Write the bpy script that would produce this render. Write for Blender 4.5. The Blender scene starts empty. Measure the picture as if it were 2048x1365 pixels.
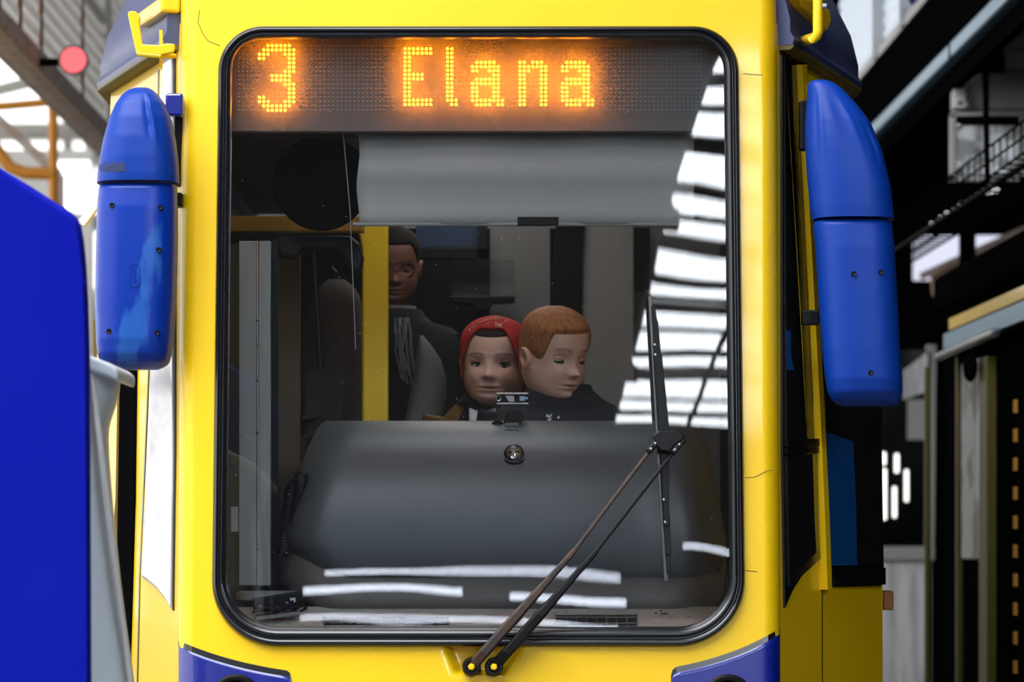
import bpy, bmesh, math, random
from mathutils import Vector, Matrix
random.seed(7)
scene = bpy.context.scene
col = scene.collection
PI = math.pi

# ------------------------------------------------------------------ camera
F = 5950.0; D = 7.0; CZ = 1.52; VX = 960.0; VY = 1060.0      # focal length in px, distance, eye height, vanishing point
cam_d = bpy.data.cameras.new('camera'); cam = bpy.data.objects.new('camera', cam_d); col.objects.link(cam)
cam.location = (0, -D, CZ); cam.rotation_euler = (PI/2, 0, 0)
cam_d.sensor_width = 36; cam_d.lens = 36*F/2048
cam_d.shift_x = (1024-VX)/2048; cam_d.shift_y = (VY-682.5)/2048
cam_d.clip_end = 200
cam_d.dof.use_dof = True; cam_d.dof.focus_distance = 7.25; cam_d.dof.aperture_fstop = 4.0
scene.camera = cam
# ------------------------------------------------------------------ world, exposure
w = bpy.data.worlds.new('world'); scene.world = w; w.use_nodes = True
bg = w.node_tree.nodes['Background']; bg.inputs[0].default_value = (.82, .9, 1, 1); bg.inputs[1].default_value = 1.0
vs = scene.view_settings
vs.view_transform = 'Standard'; vs.look = 'None'; vs.gamma = 1; vs.exposure = 0.0; vs.use_curve_mapping = False
scene.cycles.use_denoising = True
scene.cycles.max_bounces = 6; scene.cycles.diffuse_bounces = 3; scene.cycles.glossy_bounces = 3; scene.cycles.transparent_max_bounces = 8
scene.cycles.use_adaptive_sampling = True; scene.cycles.adaptive_threshold = .06; scene.cycles.adaptive_min_samples = 16; scene.cycles.caustics_reflective = False; scene.cycles.caustics_refractive = False
SKY_KEY = 13.5        # skylight over the track in front of the tram
SKY_STRIP = 22.0      # roof glazing further back, mirrored in the windshield
WIN_LEFT = 2.6        # daylight windows in the left wall
WIN_FAR = 2.2         # glazing at the far end
LAMP_BACK = 26.0

# ------------------------------------------------------------------ helpers
def P(px, py, y):
    s = (D+y)/F
    return Vector(((px-VX)*s, y, CZ+(VY-py)*s))

def lerp(a, b, t): return a+(b-a)*t
def table(tab, v):
    """piecewise linear; tab rows (key, a, b, ...) sorted by key"""
    if v <= tab[0][0]: return tab[0][1:]
    for r0, r1 in zip(tab, tab[1:]):
        if v <= r1[0]:
            t = (v-r0[0])/(r1[0]-r0[0])
            return tuple(lerp(a, b, t) for a, b in zip(r0[1:], r1[1:]))
    return tab[-1][1:]
def stable(tab, v):
    """smooth (Catmull-Rom) version of table"""
    n = len(tab)
    if v <= tab[0][0]: return tab[0][1:]
    if v >= tab[-1][0]: return tab[-1][1:]
    for i in range(n-1):
        if v <= tab[i+1][0]:
            r0 = tab[max(i-1, 0)]; r1 = tab[i]; r2 = tab[i+1]; r3 = tab[min(i+2, n-1)]
            h = r2[0]-r1[0]; t = (v-r1[0])/h
            out = []
            for k in range(1, len(r1)):
                m1 = (r2[k]-r0[k])/max(r2[0]-r0[0], 1e-9)*h; m2 = (r3[k]-r1[k])/max(r3[0]-r1[0], 1e-9)*h
                out.append((2*t**3-3*t*t+1)*r1[k]+(t**3-2*t*t+t)*m1+(-2*t**3+3*t*t)*r2[k]+(t**3-t*t)*m2)
            return tuple(out)
def sstep(a, b, x):
    t = min(1, max(0, (x-a)/(b-a))); return t*t*(3-2*t)
def gau(x, s): return math.exp(-(x/s)**2)

class MB:
    def __init__(s): s.v = []; s.f = []; s.c = None
    def add(s, vs_, fs):
        o = len(s.v); s.v += [Vector(p) for p in vs_]; s.f += [tuple(i+o for i in q) for q in fs]; return s
    def box(s, x0, x1, y0, y1, z0, z1):
        v = [(x, y, z) for x in (x0, x1) for y in (y0, y1) for z in (z0, z1)]
        return s.add(v, [(0,1,3,2),(4,6,7,5),(0,4,5,1),(2,3,7,6),(0,2,6,4),(1,5,7,3)])
    def pbox(s, px0, px1, py0, py1, y0, y1):
        """box whose front face covers that pixel rectangle at depth y0"""
        a = P(px0, py1, y0); b = P(px1, py0, y0)
        return s.box(a.x, b.x, y0, y1, a.z, b.z)
    def bar(s, p, q, w_, h_, up=(0, 0, 1), w2=None, h2=None):
        p = Vector(p); q = Vector(q); d = (q-p).normalized(); up = Vector(up)
        if abs(d.dot(up)) > .98: up = Vector((0, 1, 0))
        a = d.cross(up).normalized(); b = a.cross(d).normalized()
        w2 = w_ if w2 is None else w2; h2 = h_ if h2 is None else h2
        v = [p+a*i*w_/2+b*j*h_/2 for i in (-1, 1) for j in (-1, 1)]+[q+a*i*w2/2+b*j*h2/2 for i in (-1, 1) for j in (-1, 1)]
        return s.add(v, [(0,1,3,2),(4,6,7,5),(0,4,5,1),(2,3,7,6),(0,2,6,4),(1,5,7,3)])
    def tube(s, pts, r, n=10, caps=True):
        pts = [Vector(p) for p in pts]; m = len(pts); rs = r if isinstance(r, (list, tuple)) else [r]*m
        d0 = (pts[1]-pts[0]).normalized()
        up = Vector((0, 0, 1)) if abs(d0.z) < .9 else Vector((0, 1, 0))
        a = d0.cross(up).normalized(); rings = []
        for i in range(m):
            d = (pts[min(i+1, m-1)]-pts[max(i-1, 0)]).normalized()
            a = (a-d*a.dot(d)).normalized(); b = d.cross(a)
            rings.append([pts[i]+(a*math.cos(2*PI*k/n)+b*math.sin(2*PI*k/n))*rs[i] for k in range(n)])
        return s.loft(rings, caps, caps)
    def loft(s, rings, cap0=True, cap1=True, closed=True):
        n = len(rings[0]); v = [p for r in rings for p in r]; f = []
        for i in range(len(rings)-1):
            for k in range(n if closed else n-1):
                k2 = (k+1) % n
                f.append((i*n+k, i*n+k2, (i+1)*n+k2, (i+1)*n+k))
        if cap0: f.append(tuple(range(n-1, -1, -1)))
        if cap1: f.append(tuple((len(rings)-1)*n+k for k in range(n)))
        return s.add(v, f)
    def prism(s, poly, vec):
        poly = [Vector(p) for p in poly]; vec = Vector(vec); return s.prism2(poly, [p+vec for p in poly])
    def prism2(s, a, b):
        n = len(a)
        return s.add(list(a)+list(b), [tuple(range(n)), tuple(range(2*n-1, n-1, -1))]+[(k, (k+1) % n, n+(k+1) % n, n+k) for k in range(n)])
    def lathe(s, c, axis, prof, n=32):
        """prof rows (radius, height along axis)"""
        c = Vector(c); ax = Vector(axis).normalized(); u = ax.orthogonal().normalized(); v = ax.cross(u)
        return s.loft([[c+ax*h+(u*math.cos(2*PI*k/n)+v*math.sin(2*PI*k/n))*max(r, 1e-5) for k in range(n)] for r, h in prof])
    def ell(s, c, r, nu=16, nv=10, rot=None):
        c = Vector(c); rings = []
        for i in range(nv+1):
            t = PI*i/nv; st = max(math.sin(t), 1e-3)
            ring = []
            for k in range(nu):
                q = Vector((r[0]*st*math.cos(2*PI*k/nu), r[1]*st*math.sin(2*PI*k/nu), r[2]*math.cos(t)))
                if rot: q = rot @ q
                ring.append(c+q)
            rings.append(ring)
        return s.loft(rings)
    def xf(s, M):
        s.v = [M @ p for p in s.v]; return s
    def build(s, name, m, parent=None, smooth=0, bevel=0, seg=2, kind=None, subsurf=0):
        me = bpy.data.meshes.new(name); me.from_pydata([tuple(p) for p in s.v], [], s.f)
        bm = bmesh.new(); bm.from_mesh(me)
        bmesh.ops.recalc_face_normals(bm, faces=bm.faces[:]); bm.to_mesh(me); bm.free()
        if s.c is not None:
            at = me.color_attributes.new('Col', 'FLOAT_COLOR', 'POINT')
            for i, cc in enumerate(s.c): at.data[i].color = (*cc, 1)
        if m: me.materials.append(m)
        if smooth:
            me.polygons.foreach_set('use_smooth', [True]*len(me.polygons))
            me.set_sharp_from_angle(angle=math.radians(smooth))
        o = bpy.data.objects.new(name, me); col.objects.link(o)
        if parent: o.parent = parent
        if bevel:
            b = o.modifiers.new('bevel', 'BEVEL'); b.width = bevel; b.segments = seg; b.limit_method = 'ANGLE'; b.angle_limit = math.radians(40)
        if subsurf:
            b = o.modifiers.new('subsurf', 'SUBSURF'); b.levels = subsurf; b.render_levels = subsurf
        if kind: o['kind'] = kind
        return o

def thing(name, label, cat, group=None):
    o = bpy.data.objects.new(name, None); col.objects.link(o); o['label'] = label; o['category'] = cat; o.empty_display_size = .1
    if group: o['group'] = group
    return o
def tag(o, label, cat, group=None):
    o['label'] = label; o['category'] = cat
    if group: o['group'] = group
    return o
def struct(o, label=None):
    o['kind'] = 'structure'
    if label: o['label'] = label
    return o

# ------------------------------------------------------------------ materials
def mat(name, c, rough=.5, metal=0, coat=0, coat_r=.05, c2=None, nscale=6, nlo=.4, nhi=.6, bump=0, bscale=60, emit=None, estr=0, spec=.5, stretch=None, detail=4):
    m = bpy.data.materials.new(name); m.use_nodes = True; nt = m.node_tree; b = nt.nodes['Principled BSDF']
    b.inputs['Base Color'].default_value = (*c, 1); b.inputs['Roughness'].default_value = rough; b.inputs['Metallic'].default_value = metal
    b.inputs['Coat Weight'].default_value = coat; b.inputs['Coat Roughness'].default_value = coat_r
    b.inputs['Specular IOR Level'].default_value = spec
    if c2 or bump:
        tc = nt.nodes.new('ShaderNodeTexCoord'); src = tc.outputs['Object']
        if stretch:
            mp = nt.nodes.new('ShaderNodeMapping'); mp.inputs['Scale'].default_value = stretch; nt.links.new(src, mp.inputs[0]); src = mp.outputs[0]
    if c2:
        n = nt.nodes.new('ShaderNodeTexNoise'); n.inputs['Scale'].default_value = nscale; n.inputs['Detail'].default_value = detail; nt.links.new(src, n.inputs['Vector'])
        r = nt.nodes.new('ShaderNodeValToRGB'); r.color_ramp.elements[0].position = nlo; r.color_ramp.elements[1].position = nhi
        r.color_ramp.elements[0].color = (*c, 1); r.color_ramp.elements[1].color = (*c2, 1)
        nt.links.new(n.outputs['Fac'], r.inputs[0]); nt.links.new(r.outputs[0], b.inputs['Base Color'])
    if bump:
        n = nt.nodes.new('ShaderNodeTexNoise'); n.inputs['Scale'].default_value = bscale; n.inputs['Detail'].default_value = 3; nt.links.new(src, n.inputs['Vector'])
        bp = nt.nodes.new('ShaderNodeBump'); bp.inputs['Strength'].default_value = bump; bp.inputs['Distance'].default_value = .01
        nt.links.new(n.outputs['Fac'], bp.inputs['Height']); nt.links.new(bp.outputs[0], b.inputs['Normal'])
    if emit:
        b.inputs['Emission Color'].default_value = (*emit, 1); b.inputs['Emission Strength'].default_value = estr
    return m
def emis(name, c, s):
    m = bpy.data.materials.new(name); m.use_nodes = True; nt = m.node_tree; nt.nodes.clear()
    e = nt.nodes.new('ShaderNodeEmission'); e.inputs[0].default_value = (*c, 1); e.inputs[1].default_value = s
    o = nt.nodes.new('ShaderNodeOutputMaterial'); nt.links.new(e.outputs[0], o.inputs[0]); return m
def glass(name, tint=(.9, .93, .95), ior=1.7, rough=.0, haze=0, hazec=(.8, .8, .8), wave=0, wscale=2.0):
    m = bpy.data.materials.new(name); m.use_nodes = True; nt = m.node_tree; nt.nodes.clear()
    t = nt.nodes.new('ShaderNodeBsdfTransparent'); t.inputs[0].default_value = (*tint, 1)
    g = nt.nodes.new('ShaderNodeBsdfGlossy'); g.inputs['Roughness'].default_value = rough; g.inputs[0].default_value = (1, 1, 1, 1)
    fr = nt.nodes.new('ShaderNodeFresnel'); fr.inputs[0].default_value = ior
    base = t.outputs[0]
    if haze:
        df = nt.nodes.new('ShaderNodeBsdfTranslucent'); df.inputs[0].default_value = (*hazec, 1)
        d2 = nt.nodes.new('ShaderNodeBsdfDiffuse'); d2.inputs[0].default_value = (*hazec, 1)
        ad = nt.nodes.new('ShaderNodeMixShader'); ad.inputs[0].default_value = .35
        nt.links.new(df.outputs[0], ad.inputs[1]); nt.links.new(d2.outputs[0], ad.inputs[2])
        mh = nt.nodes.new('ShaderNodeMixShader'); mh.inputs[0].default_value = haze
        if wave:
            tc2 = nt.nodes.new('ShaderNodeTexCoord'); vo = nt.nodes.new('ShaderNodeTexVoronoi'); vo.inputs['Scale'].default_value = 30; nt.links.new(tc2.outputs['Object'], vo.inputs['Vector'])
            r1 = nt.nodes.new('ShaderNodeMapRange'); r1.inputs[1].default_value = .03; r1.inputs[2].default_value = .06; r1.inputs[3].default_value = .30; r1.inputs[4].default_value = haze
            nt.links.new(vo.outputs['Distance'], r1.inputs[0]); nt.links.new(r1.outputs[0], mh.inputs[0])
        nt.links.new(base, mh.inputs[1]); nt.links.new(ad.outputs[0], mh.inputs[2]); base = mh.outputs[0]
    mx = nt.nodes.new('ShaderNodeMixShader'); nt.links.new(fr.outputs[0], mx.inputs[0]); nt.links.new(base, mx.inputs[1]); nt.links.new(g.outputs[0], mx.inputs[2])
    if wave:
        tc = nt.nodes.new('ShaderNodeTexCoord'); n = nt.nodes.new('ShaderNodeTexNoise'); n.inputs['Scale'].default_value = wscale; n.inputs['Detail'].default_value = 1
        nt.links.new(tc.outputs['Object'], n.inputs['Vector'])
        bp = nt.nodes.new('ShaderNodeBump'); bp.inputs['Strength'].default_value = 1; bp.inputs['Distance'].default_value = wave
        nt.links.new(n.outputs['Fac'], bp.inputs['Height']); nt.links.new(bp.outputs[0], g.inputs['Normal'])
    o = nt.nodes.new('ShaderNodeOutputMaterial'); nt.links.new(mx.outputs[0], o.inputs[0]); return m
def skinmat(name):
    m = bpy.data.materials.new(name); m.use_nodes = True; nt = m.node_tree; b = nt.nodes['Principled BSDF']
    v = nt.nodes.new('ShaderNodeVertexColor'); v.layer_name = 'Col'; nt.links.new(v.outputs[0], b.inputs['Base Color'])
    b.inputs['Roughness'].default_value = .55; b.inputs['Subsurface Weight'].default_value = .12
    b.inputs['Subsurface Radius'].default_value = (.012, .005, .003); return m

YEL = (.84, .53, .003)
M = {}
M['yellow'] = mat('yellow_paint', YEL, .42, spec=.35, coat=.4, coat_r=.05, c2=(.80, .495, .003), nscale=3, nlo=.3, nhi=.8, bump=.02, bscale=7)
M['blue'] = mat('blue_paint', (.003, .010, .20), .35, coat=.8, coat_r=.06, bump=.02, bscale=6)
M['roofblue'] = mat('roof_blue_paint', (.035, .045, .13), .5, coat=.3, coat_r=.3)
M['mirrorblue'] = mat('mirror_blue_plastic', (.002, .034, .27), .42, spec=.25, bump=.03, bscale=25)
M['mirrorworn'] = mat('worn_mirror_blue_plastic', (.002, .028, .28), .32, spec=.3, c2=(.015, .085, .36), nscale=9, nlo=.56, nhi=.60, stretch=(1, 1, .35), bump=.03, bscale=25)
M['rubber'] = mat('black_rubber', (.004, .005, .008), .30, coat=.25, coat_r=.2, spec=.6)
M['blackplastic'] = mat('black_plastic', (.003, .003, .004), .45, spec=.22)
M['blackgloss'] = mat('black_gloss', (.004, .004, .005), .12, spec=.6)
M['dash'] = mat('dash_plastic', (.082, .102, .128), .44, bump=.03, bscale=900, spec=.9)
M['dashlow'] = mat('dash_lower_plastic', (.13, .125, .125), .45, bump=.15, bscale=500)
M['cream'] = mat('cream_sill', (.72, .72, .69), .55, c2=(.40, .40, .38), nscale=40, nlo=.55, nhi=.75)
M['blind'] = mat('blind_fabric', (.50, .51, .515), .75, c2=(.38, .39, .395), nscale=2.2, nlo=.35, nhi=.7, stretch=(.25, 1, 6))
M['darkpanel'] = mat('display_panel_dark', (.022, .023, .025), .55)
M['led'] = emis('lit_led', (1, .26, .005), 55)
M['ledoff'] = mat('unlit_led', (.42, .42, .43), .5)
M['greymetal'] = mat('grey_painted_metal', (.30, .33, .345), .45, c2=(.38, .41, .42), nscale=14, nlo=.5, nhi=.75, stretch=(1, 1, .3))
M['greylining'] = mat('grey_lining', (.20, .20, .205), .6)
M['lightlining'] = mat('light_grey_lining', (.36, .36, .36), .6)
M['darklining'] = mat('dark_lining', (.008, .008, .009), .8, spec=.2)
M['olive'] = mat('olive_lining', (.075, .06, .035), .6)
M['postyellow'] = mat('yellow_handrail', (.90, .62, .01), .4)
M['amber'] = mat('amber_header', (.30, .17, .012), .5)
M['navystrip'] = mat('navy_strip', (.01, .04, .11), .5)
M['coat'] = mat('grey_brown_cloth', (.05, .045, .042), .9, bump=.2, bscale=40)
M['seat'] = mat('grey_seat_fabric', (.15, .155, .16), .85, bump=.15, bscale=200)
M['windshield'] = glass('windshield_glass', (.93, .95, .96), 1.62, 0, haze=.006, hazec=(.9, .92, .95), wave=.0010, wscale=2.2)
M['halocover'] = glass('halo_diffuser', (.88, .88, .88), 1.3, .15, haze=.19, hazec=(.95, .95, .95))
M['clear'] = glass('clear_plastic', (.9, .9, .9), 1.5, 0)
M['darkglass'] = mat('dark_side_glass', (.010, .010, .011), .06, spec=.8)
M['reflectpane'] = mat('pale_reflection_glass', (.62, .62, .66), .08, spec=.7, c2=(.50, .49, .53), nscale=3, nlo=.45, nhi=.55, stretch=(1, 1, 2.2))
M['bluereflection'] = mat('blue_reflection', (.004, .06, .24), .4)
M['rust'] = mat('rusty_arm', (.045, .018, .009), .6, c2=(.016, .012, .010), nscale=25)
M['chrome'] = mat('bright_metal', (.75, .75, .75), .18, metal=1)
M['steel'] = mat('steel', (.45, .45, .46), .4, metal=1)
M['galv'] = mat('galvanised_sheet', (.22, .22, .22), .35, metal=.6, c2=(.62, .62, .62), nscale=7, nlo=.46, nhi=.54)
M['bluesteel'] = mat('blue_grey_steel', (.22, .36, .50), .3, metal=.55)
M['black'] = mat('black_steel', (.003, .003, .0035), 1, spec=0)
M['whitepaint'] = mat('white_painted_panel', (.62, .62, .60), .6)
M['greypanel'] = mat('pale_grey_cladding', (.40, .40, .38), .6)
M['brown'] = mat('brown_steel', (.52, .44, .39), .6, c2=(.40, .30, .25), nscale=10)
M['rustpost'] = mat('rust_brown_steel', (.22, .09, .03), .6)
M['orange'] = mat('orange_pipe', (.62, .24, .01), .45)
M['wire'] = mat('grey_wire', (.70, .68, .65), .5)
M['cover'] = mat('blue_cover_fabric', (.002, .004, .27), .9, spec=.06, bump=.25, bscale=3.0, c2=(.003, .010, .29), nscale=1.5, nlo=.3, nhi=.7)
M['paleplastic'] = mat('pale_grey_plastic', (.60, .66, .72), .35)
M['red'] = mat('red_knit', (.55, .018, .012), .8, bump=.3, bscale=120, c2=(.42, .012, .012), nscale=8)
M['hatprint'] = mat('gold_print', (.8, .55, .35), .6)
M['hair_ginger'] = mat('ginger_hair', (.44, .155, .036), .5, c2=(.20, .065, .018), nscale=22, nlo=.35, nhi=.7, stretch=(6, 6, 1.2), bump=.6, bscale=90)
M['hair_dark'] = mat('dark_hair', (.010, .007, .006), .85, spec=.2, bump=.4, bscale=120)
M['hair_brown'] = mat('brown_hair', (.022, .011, .008), .7, spec=.2, bump=.4, bscale=120)
M['navy'] = mat('navy_jacket', (.008, .010, .018), .8, bump=.3, bscale=12)
M['mustard'] = mat('mustard_jacket', (.16, .085, .012), .8, bump=.2, bscale=20)
M['blackcloth'] = mat('black_cloth', (.008, .008, .009), .9)
M['whitecloth'] = mat('white_cloth', (.62, .66, .72), .85, bump=.15, bscale=30)
M['greycloth'] = mat('grey_cloth', (.16, .165, .18), .9)
M['eyewhite'] = mat('eye_white', (.55, .52, .50), .3)
M['iris'] = mat('iris_dark', (.02, .016, .014), .2)
M['skin'] = skinmat('skin')
M['floor'] = mat('concrete_floor', (.16, .155, .15), .7, c2=(.11, .11, .105), nscale=1.5, bump=.2, bscale=20)
M['wallgrey'] = mat('hall_wall', (.13, .13, .135), .8)
M['wallwhite'] = mat('white_hall_wall', (.85, .85, .83), .7)
M['walldark'] = mat('dark_hall_wall', (.003, .003, .0035), 1, spec=0)
M['roofdark'] = mat('hall_roof', (.055, .055, .058), .8)
M['barmat'] = mat('glazing_bar', (.05, .052, .056), .6)
M['skykey'] = emis('skylight_daylight', (.93, .97, 1), SKY_KEY)
M['skystrip'] = emis('roof_glazing_daylight', (.88, .94, 1), SKY_STRIP)
M['winleft'] = emis('window_daylight', (1, .98, .95), WIN_LEFT)
M['winfar'] = emis('far_window_daylight', (1, .99, .98), WIN_FAR)
M['winlilac'] = emis('far_lilac_window_daylight', (.80, .82, 1), 1.0)
M['lampback'] = emis('tube_light', (.78, .85, 1), LAMP_BACK)
M['lampspot'] = emis('warm_spot_light', (1, .97, .92), 2.2)
M['cabinfill'] = emis('cabin_fill_light', (1, .93, .85), 2.2)
M['cabfill'] = emis('cab_fill_light', (1, .97, .95), 8.0)
M['redlamp'] = emis('red_signal_light', (1, .16, .18), 1.4)
M['marker'] = mat('orange_lens', (.28, .09, .01), .25)
M['hazard'] = mat('hazard_orange', (.55, .24, .01), .5)
M['dimtrim'] = mat('dimmed_yellow_trim', (.10, .075, .01), .6)
M['doorshade'] = mat('shaded_door_paint', (.13, .07, .004), .8, spec=.1)
M['tan'] = mat('tan_board', (.45, .30, .17), .6, c2=(.32, .20, .12), nscale=4)
M['silver'] = mat('silver_body', (.80, .80, .82), .4, c2=(.50, .50, .53), nscale=5, nlo=.4, nhi=.6, stretch=(4, 4, .3))

# ------------------------------------------------------------------ front shape of the tram
LEAN = .085; BOW = .03
def FY(x, z): return LEAN*(z-1.2)+BOW*(x/.65)**2
def Pf(px, py, off=0):
    y = 0
    for _ in range(6):
        p = P(px, py, y); y = FY(p.x, p.z)
    return P(px, py, y-off)
RND = .05
def edge_px(side, z): return 1557+(2.0-z)*5.5 if side > 0 else 358-(2.0-z)*4.5
def edge(side, z):
    y = .1
    for _ in range(6):
        x = (edge_px(side, z)-VX)*(D+y)/F; y = FY(x, z)+RND
    return x, y
def corner_x(sd, z): return sd*((1.076 if sd > 0 else 1.045)-(.095 if sd > 0 else .06)*sstep(1.5, 2.7, z))
YCOR = .95
class Side:
    def __init__(s, sd): s.sd = sd
    def pz(s, px, z, off=0):
        xa, ya = edge(s.sd, z); m = (corner_x(s.sd, z)-xa)/(YCOR-ya); k = (px-VX)/F
        y = (xa-m*ya-D*k)/(k-m); x = xa+m*(y-ya)
        d = Vector((m, 1, 0)).normalized(); n = Vector((d.y, -d.x, 0)) if s.sd > 0 else Vector((-d.y, d.x, 0))
        return Vector((x, y, z))+n*off
    def p(s, px, py, off=0):
        y = .3
        for _ in range(6):
            z = CZ+(VY-py)*(D+y)/F; y = s.pz(px, z).y
        return s.pz(px, CZ+(VY-py)*(D+y)/F, off)
    def plate(s, mb, pts, o0, o1):
        mb.prism2([s.p(x, y, o0) for x, y in pts], [s.p(x, y, o1) for x, y in pts]); return mb
    def strip(s, mb, line, w_, o0, o1):
        """ribbon of pixel width w_ along a pixel polyline"""
        L = []; R = []
        for i, (x, y) in enumerate(line):
            a = line[max(i-1, 0)]; b = line[min(i+1, len(line)-1)]; d = Vector((b[0]-a[0], b[1]-a[1])).normalized()
            L.append((x-d.y*w_/2, y+d.x*w_/2)); R.append((x+d.y*w_/2, y-d.x*w_/2))
        for i in range(len(line)-1):
            s.plate(mb, [L[i], L[i+1], R[i+1], R[i]], o0, o1)
        return mb
SR = Side(1); SL = Side(-1)

def rrect(l, t, r, b, rad, ne=(40, 60, 40, 60), k=16):
    tl, tr, br, bl = rad; pts = []
    def arc(cx, cy, rr, a0):
        for i in range(k): a = a0+(PI/2)*i/k; pts.append((cx+rr*math.cos(a), cy+rr*math.sin(a)))
    def line(x0, y0, x1, y1, n):
        for i in range(n): pts.append((lerp(x0, x1, i/n), lerp(y0, y1, i/n)))
    arc(l+tl, t+tl, tl, PI); line(l+tl, t, r-tr, t, ne[0])
    arc(r-tr, t+tr, tr, -PI/2); line(r, t+tr, r, b-br, ne[1])
    arc(r-br, b-br, br, 0); line(r-br, b, l+bl, b, ne[2])
    arc(l+bl, b-bl, bl, PI/2); line(l, b-bl, l, t+tl, ne[3])
    return pts
NE = (60, 60, 130, 60)
def g_outline(d):
    pts = rrect(436+.72*d, 52+.66*d, 1478-.75*d, 1294-d, tuple(max(r-.75*d, 8) for r in (90, 90, 135, 132)), NE)
    return [(957+(x-957)*(1+.023*(y-150)/1000), y) for x, y in pts]

# ================================================================== HALL (setting)
fl = MB().box(-9, 11, -31, 26, -.2, 0).build('floor', M['floor']); struct(fl)
# roof slabs around the glazed openings
rf = MB()
RZ = 7.5
rf.box(-9, 4.05, -31, -8.5, RZ, RZ+.25); rf.box(-9, 11, -31, -27, RZ, RZ+.25); rf.box(10.6, 11, -27, -13.6, RZ, RZ+.25)
rf.box(4.05, 11, -13.6, -8.5, RZ, RZ+.25)
rf.box(-9, -7.2, -8.5, -.8, RZ, RZ+.25); rf.box(.3, 11, -8.5, -.8, RZ, RZ+.25); rf.box(1.0, 11, -.8, 26, RZ, RZ+.25)
struct(rf.build('ceiling', M['roofdark']))
struct(MB().box(-9, 1.0, -.8, 26, RZ, RZ+.25).build('ceiling_white', M['wallwhite']))
sk = MB().box(4.05, 10.6, -27, -13.6, RZ-.04, RZ-.01).build('window_1', M['skystrip']); struct(sk)
bars = MB()
ys = [-14.15, -14.9, -15.9, -16.15, -17.3, -18.1, -18.9, -19.15, -20.2, -20.9, -21.25, -22.1, -23.2, -24.0, -24.35, -25.5, -26.3]
for i, y in enumerate(ys):
    wd = (.26, .15, .32, .12)[i % 4]
    b = MB().box(4.0, 10.7, y-wd/2, y+wd/2, RZ-.065, RZ-.035).build('glazing_bar', M['barmat'], sk)
for x in (6.3, 8.6): MB().box(x-.06, x+.06, -27, -13.6, RZ-.07, RZ-.035).build('glazing_bar', M['barmat'], sk)
sk2 = MB().box(-7.2, .3, -8.5, -.8, RZ+.12, RZ+.16).build('window_2', M['skykey']); struct(sk2)
for y in (-7.0, -5.5, -3.9, -2.4): MB().box(-7.25, .35, y-.06, y+.06, RZ-.1, RZ+.1).build('glazing_bar', M['barmat'], sk2)
# walls
struct(MB().box(-9, 11, -31.2, -31, 0, RZ+.25).build('wall_back', M['wallgrey']))
struct(MB().box(10.9, 11.1, -31, 26, 0, RZ+.25).build('wall_right', M['walldark']))
wl = MB(); wl.box(-9.2, -9, -31, 26, 0, 1.0); wl.box(-9.2, -9, -31, 26, 6.6, RZ+.25); wl.box(-9.2, -9, -31, -12, 1.0, 6.6); wl.box(-9.2, -9, 20, 26, 1.0, 6.6)
struct(wl.build('wall_left', M['wallwhite']))
wn = MB().box(-9.25, -9.18, -12, 20, 1.0, 6.6).build('window_3', M['winleft']); struct(wn)
for i in range(9):
    y = -12+32*i/8; MB().box(-9.2, -8.95, y-.08, y+.08, 1.0, 6.6).build('mullion', M['barmat'], wn)
for z in (2.8, 4.7): MB().box(-9.2, -8.97, -12, 20, z-.05, z+.05).build('transom', M['barmat'], wn)
fw = MB(); fw.box(-9, 11, 26, 26.2, 0, RZ+.25)
struct(fw.build('wall_front', M['wallwhite']))
wf = MB().box(-8.6, -1.5, 25.9, 25.96, 4.2, 7.3).build('window_4', M['winfar']); struct(wf)
for i in range(8): x = -8.6+7.1*i/7; MB().box(x-.05, x+.05, 25.75, 25.9, 4.2, 7.3).build('mullion', M['wire'], wf)
for z in (4.9, 5.9): MB().box(-8.6, -1.5, 25.7, 25.88, z-.09, z+.09).build('transom', M['wire'], wf)
struct(MB().box(1.2, 10.8, 20, 20.2, 0, RZ).build('wall_end', M['walldark']))
# strip lights on the back wall, mirrored in the lower windshield
def backlamp(x0, x1, z0, z1, label, y=-30.6):
    t = thing('strip_light', label, 'lamp', 'strip lights on the hall end wall behind the camera')
    MB().box(x0-.03, x1+.03, y-.16, y-.02, z0-.01, z1+.01).build('housing', M['walldark'], t)
    MB().box(x0, x1, y-.04, y, z0, z1).build('diffuser', M['lampback'], t)
backlamp(-5.2, 4.7, 6.17, 6.21, 'long thin strip light on the end wall, mirrored across the lower windshield')
backlamp(-6.0, -.6, 5.92, 5.98, 'thick strip light on the end wall, mirrored left above the windshield sill')
backlamp(1.0, 4.9, 5.87, 5.93, 'thick strip light on the end wall, mirrored right above the windshield sill')
backlamp(-6.1, 4.6, 5.55, 5.585, 'lowest strip light on the end wall, mirrored along the windshield sill')
backlamp(6.85, 8.7, 6.53, 6.57, 'short strip light high on the end wall, mirrored beside the wiper tip')
# roof trusses (seen as dark bands in the windshield)
for i, y in enumerate((-12.2, -16.9, -22.6)):
    t = thing('roof_truss', ('dark steel roof truss nearest the tram, behind the camera', 'dark steel roof truss in the middle, behind the camera', 'dark steel roof truss farthest back, behind the camera')[i], 'truss', 'roof trusses')
    MB().box(-9, 4.0, y-.12, y+.12, RZ-.5, RZ-.36).build('lower_chord', M['barmat'], t)
    mb = MB()
    for k in range(13):
        x = -9+k; mb.bar((x, y, RZ-.43), (x+.5, y, RZ-.02), .06, .06); mb.bar((x+.5, y, RZ-.02), (x+1, y, RZ-.43), .06, .06)
    mb.build('web', M['barmat'], t)

# ================================================================== TRAM
tram = thing('tram', 'yellow and blue tram front with orange lettered display reading 3 Elana', 'tram')
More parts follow.
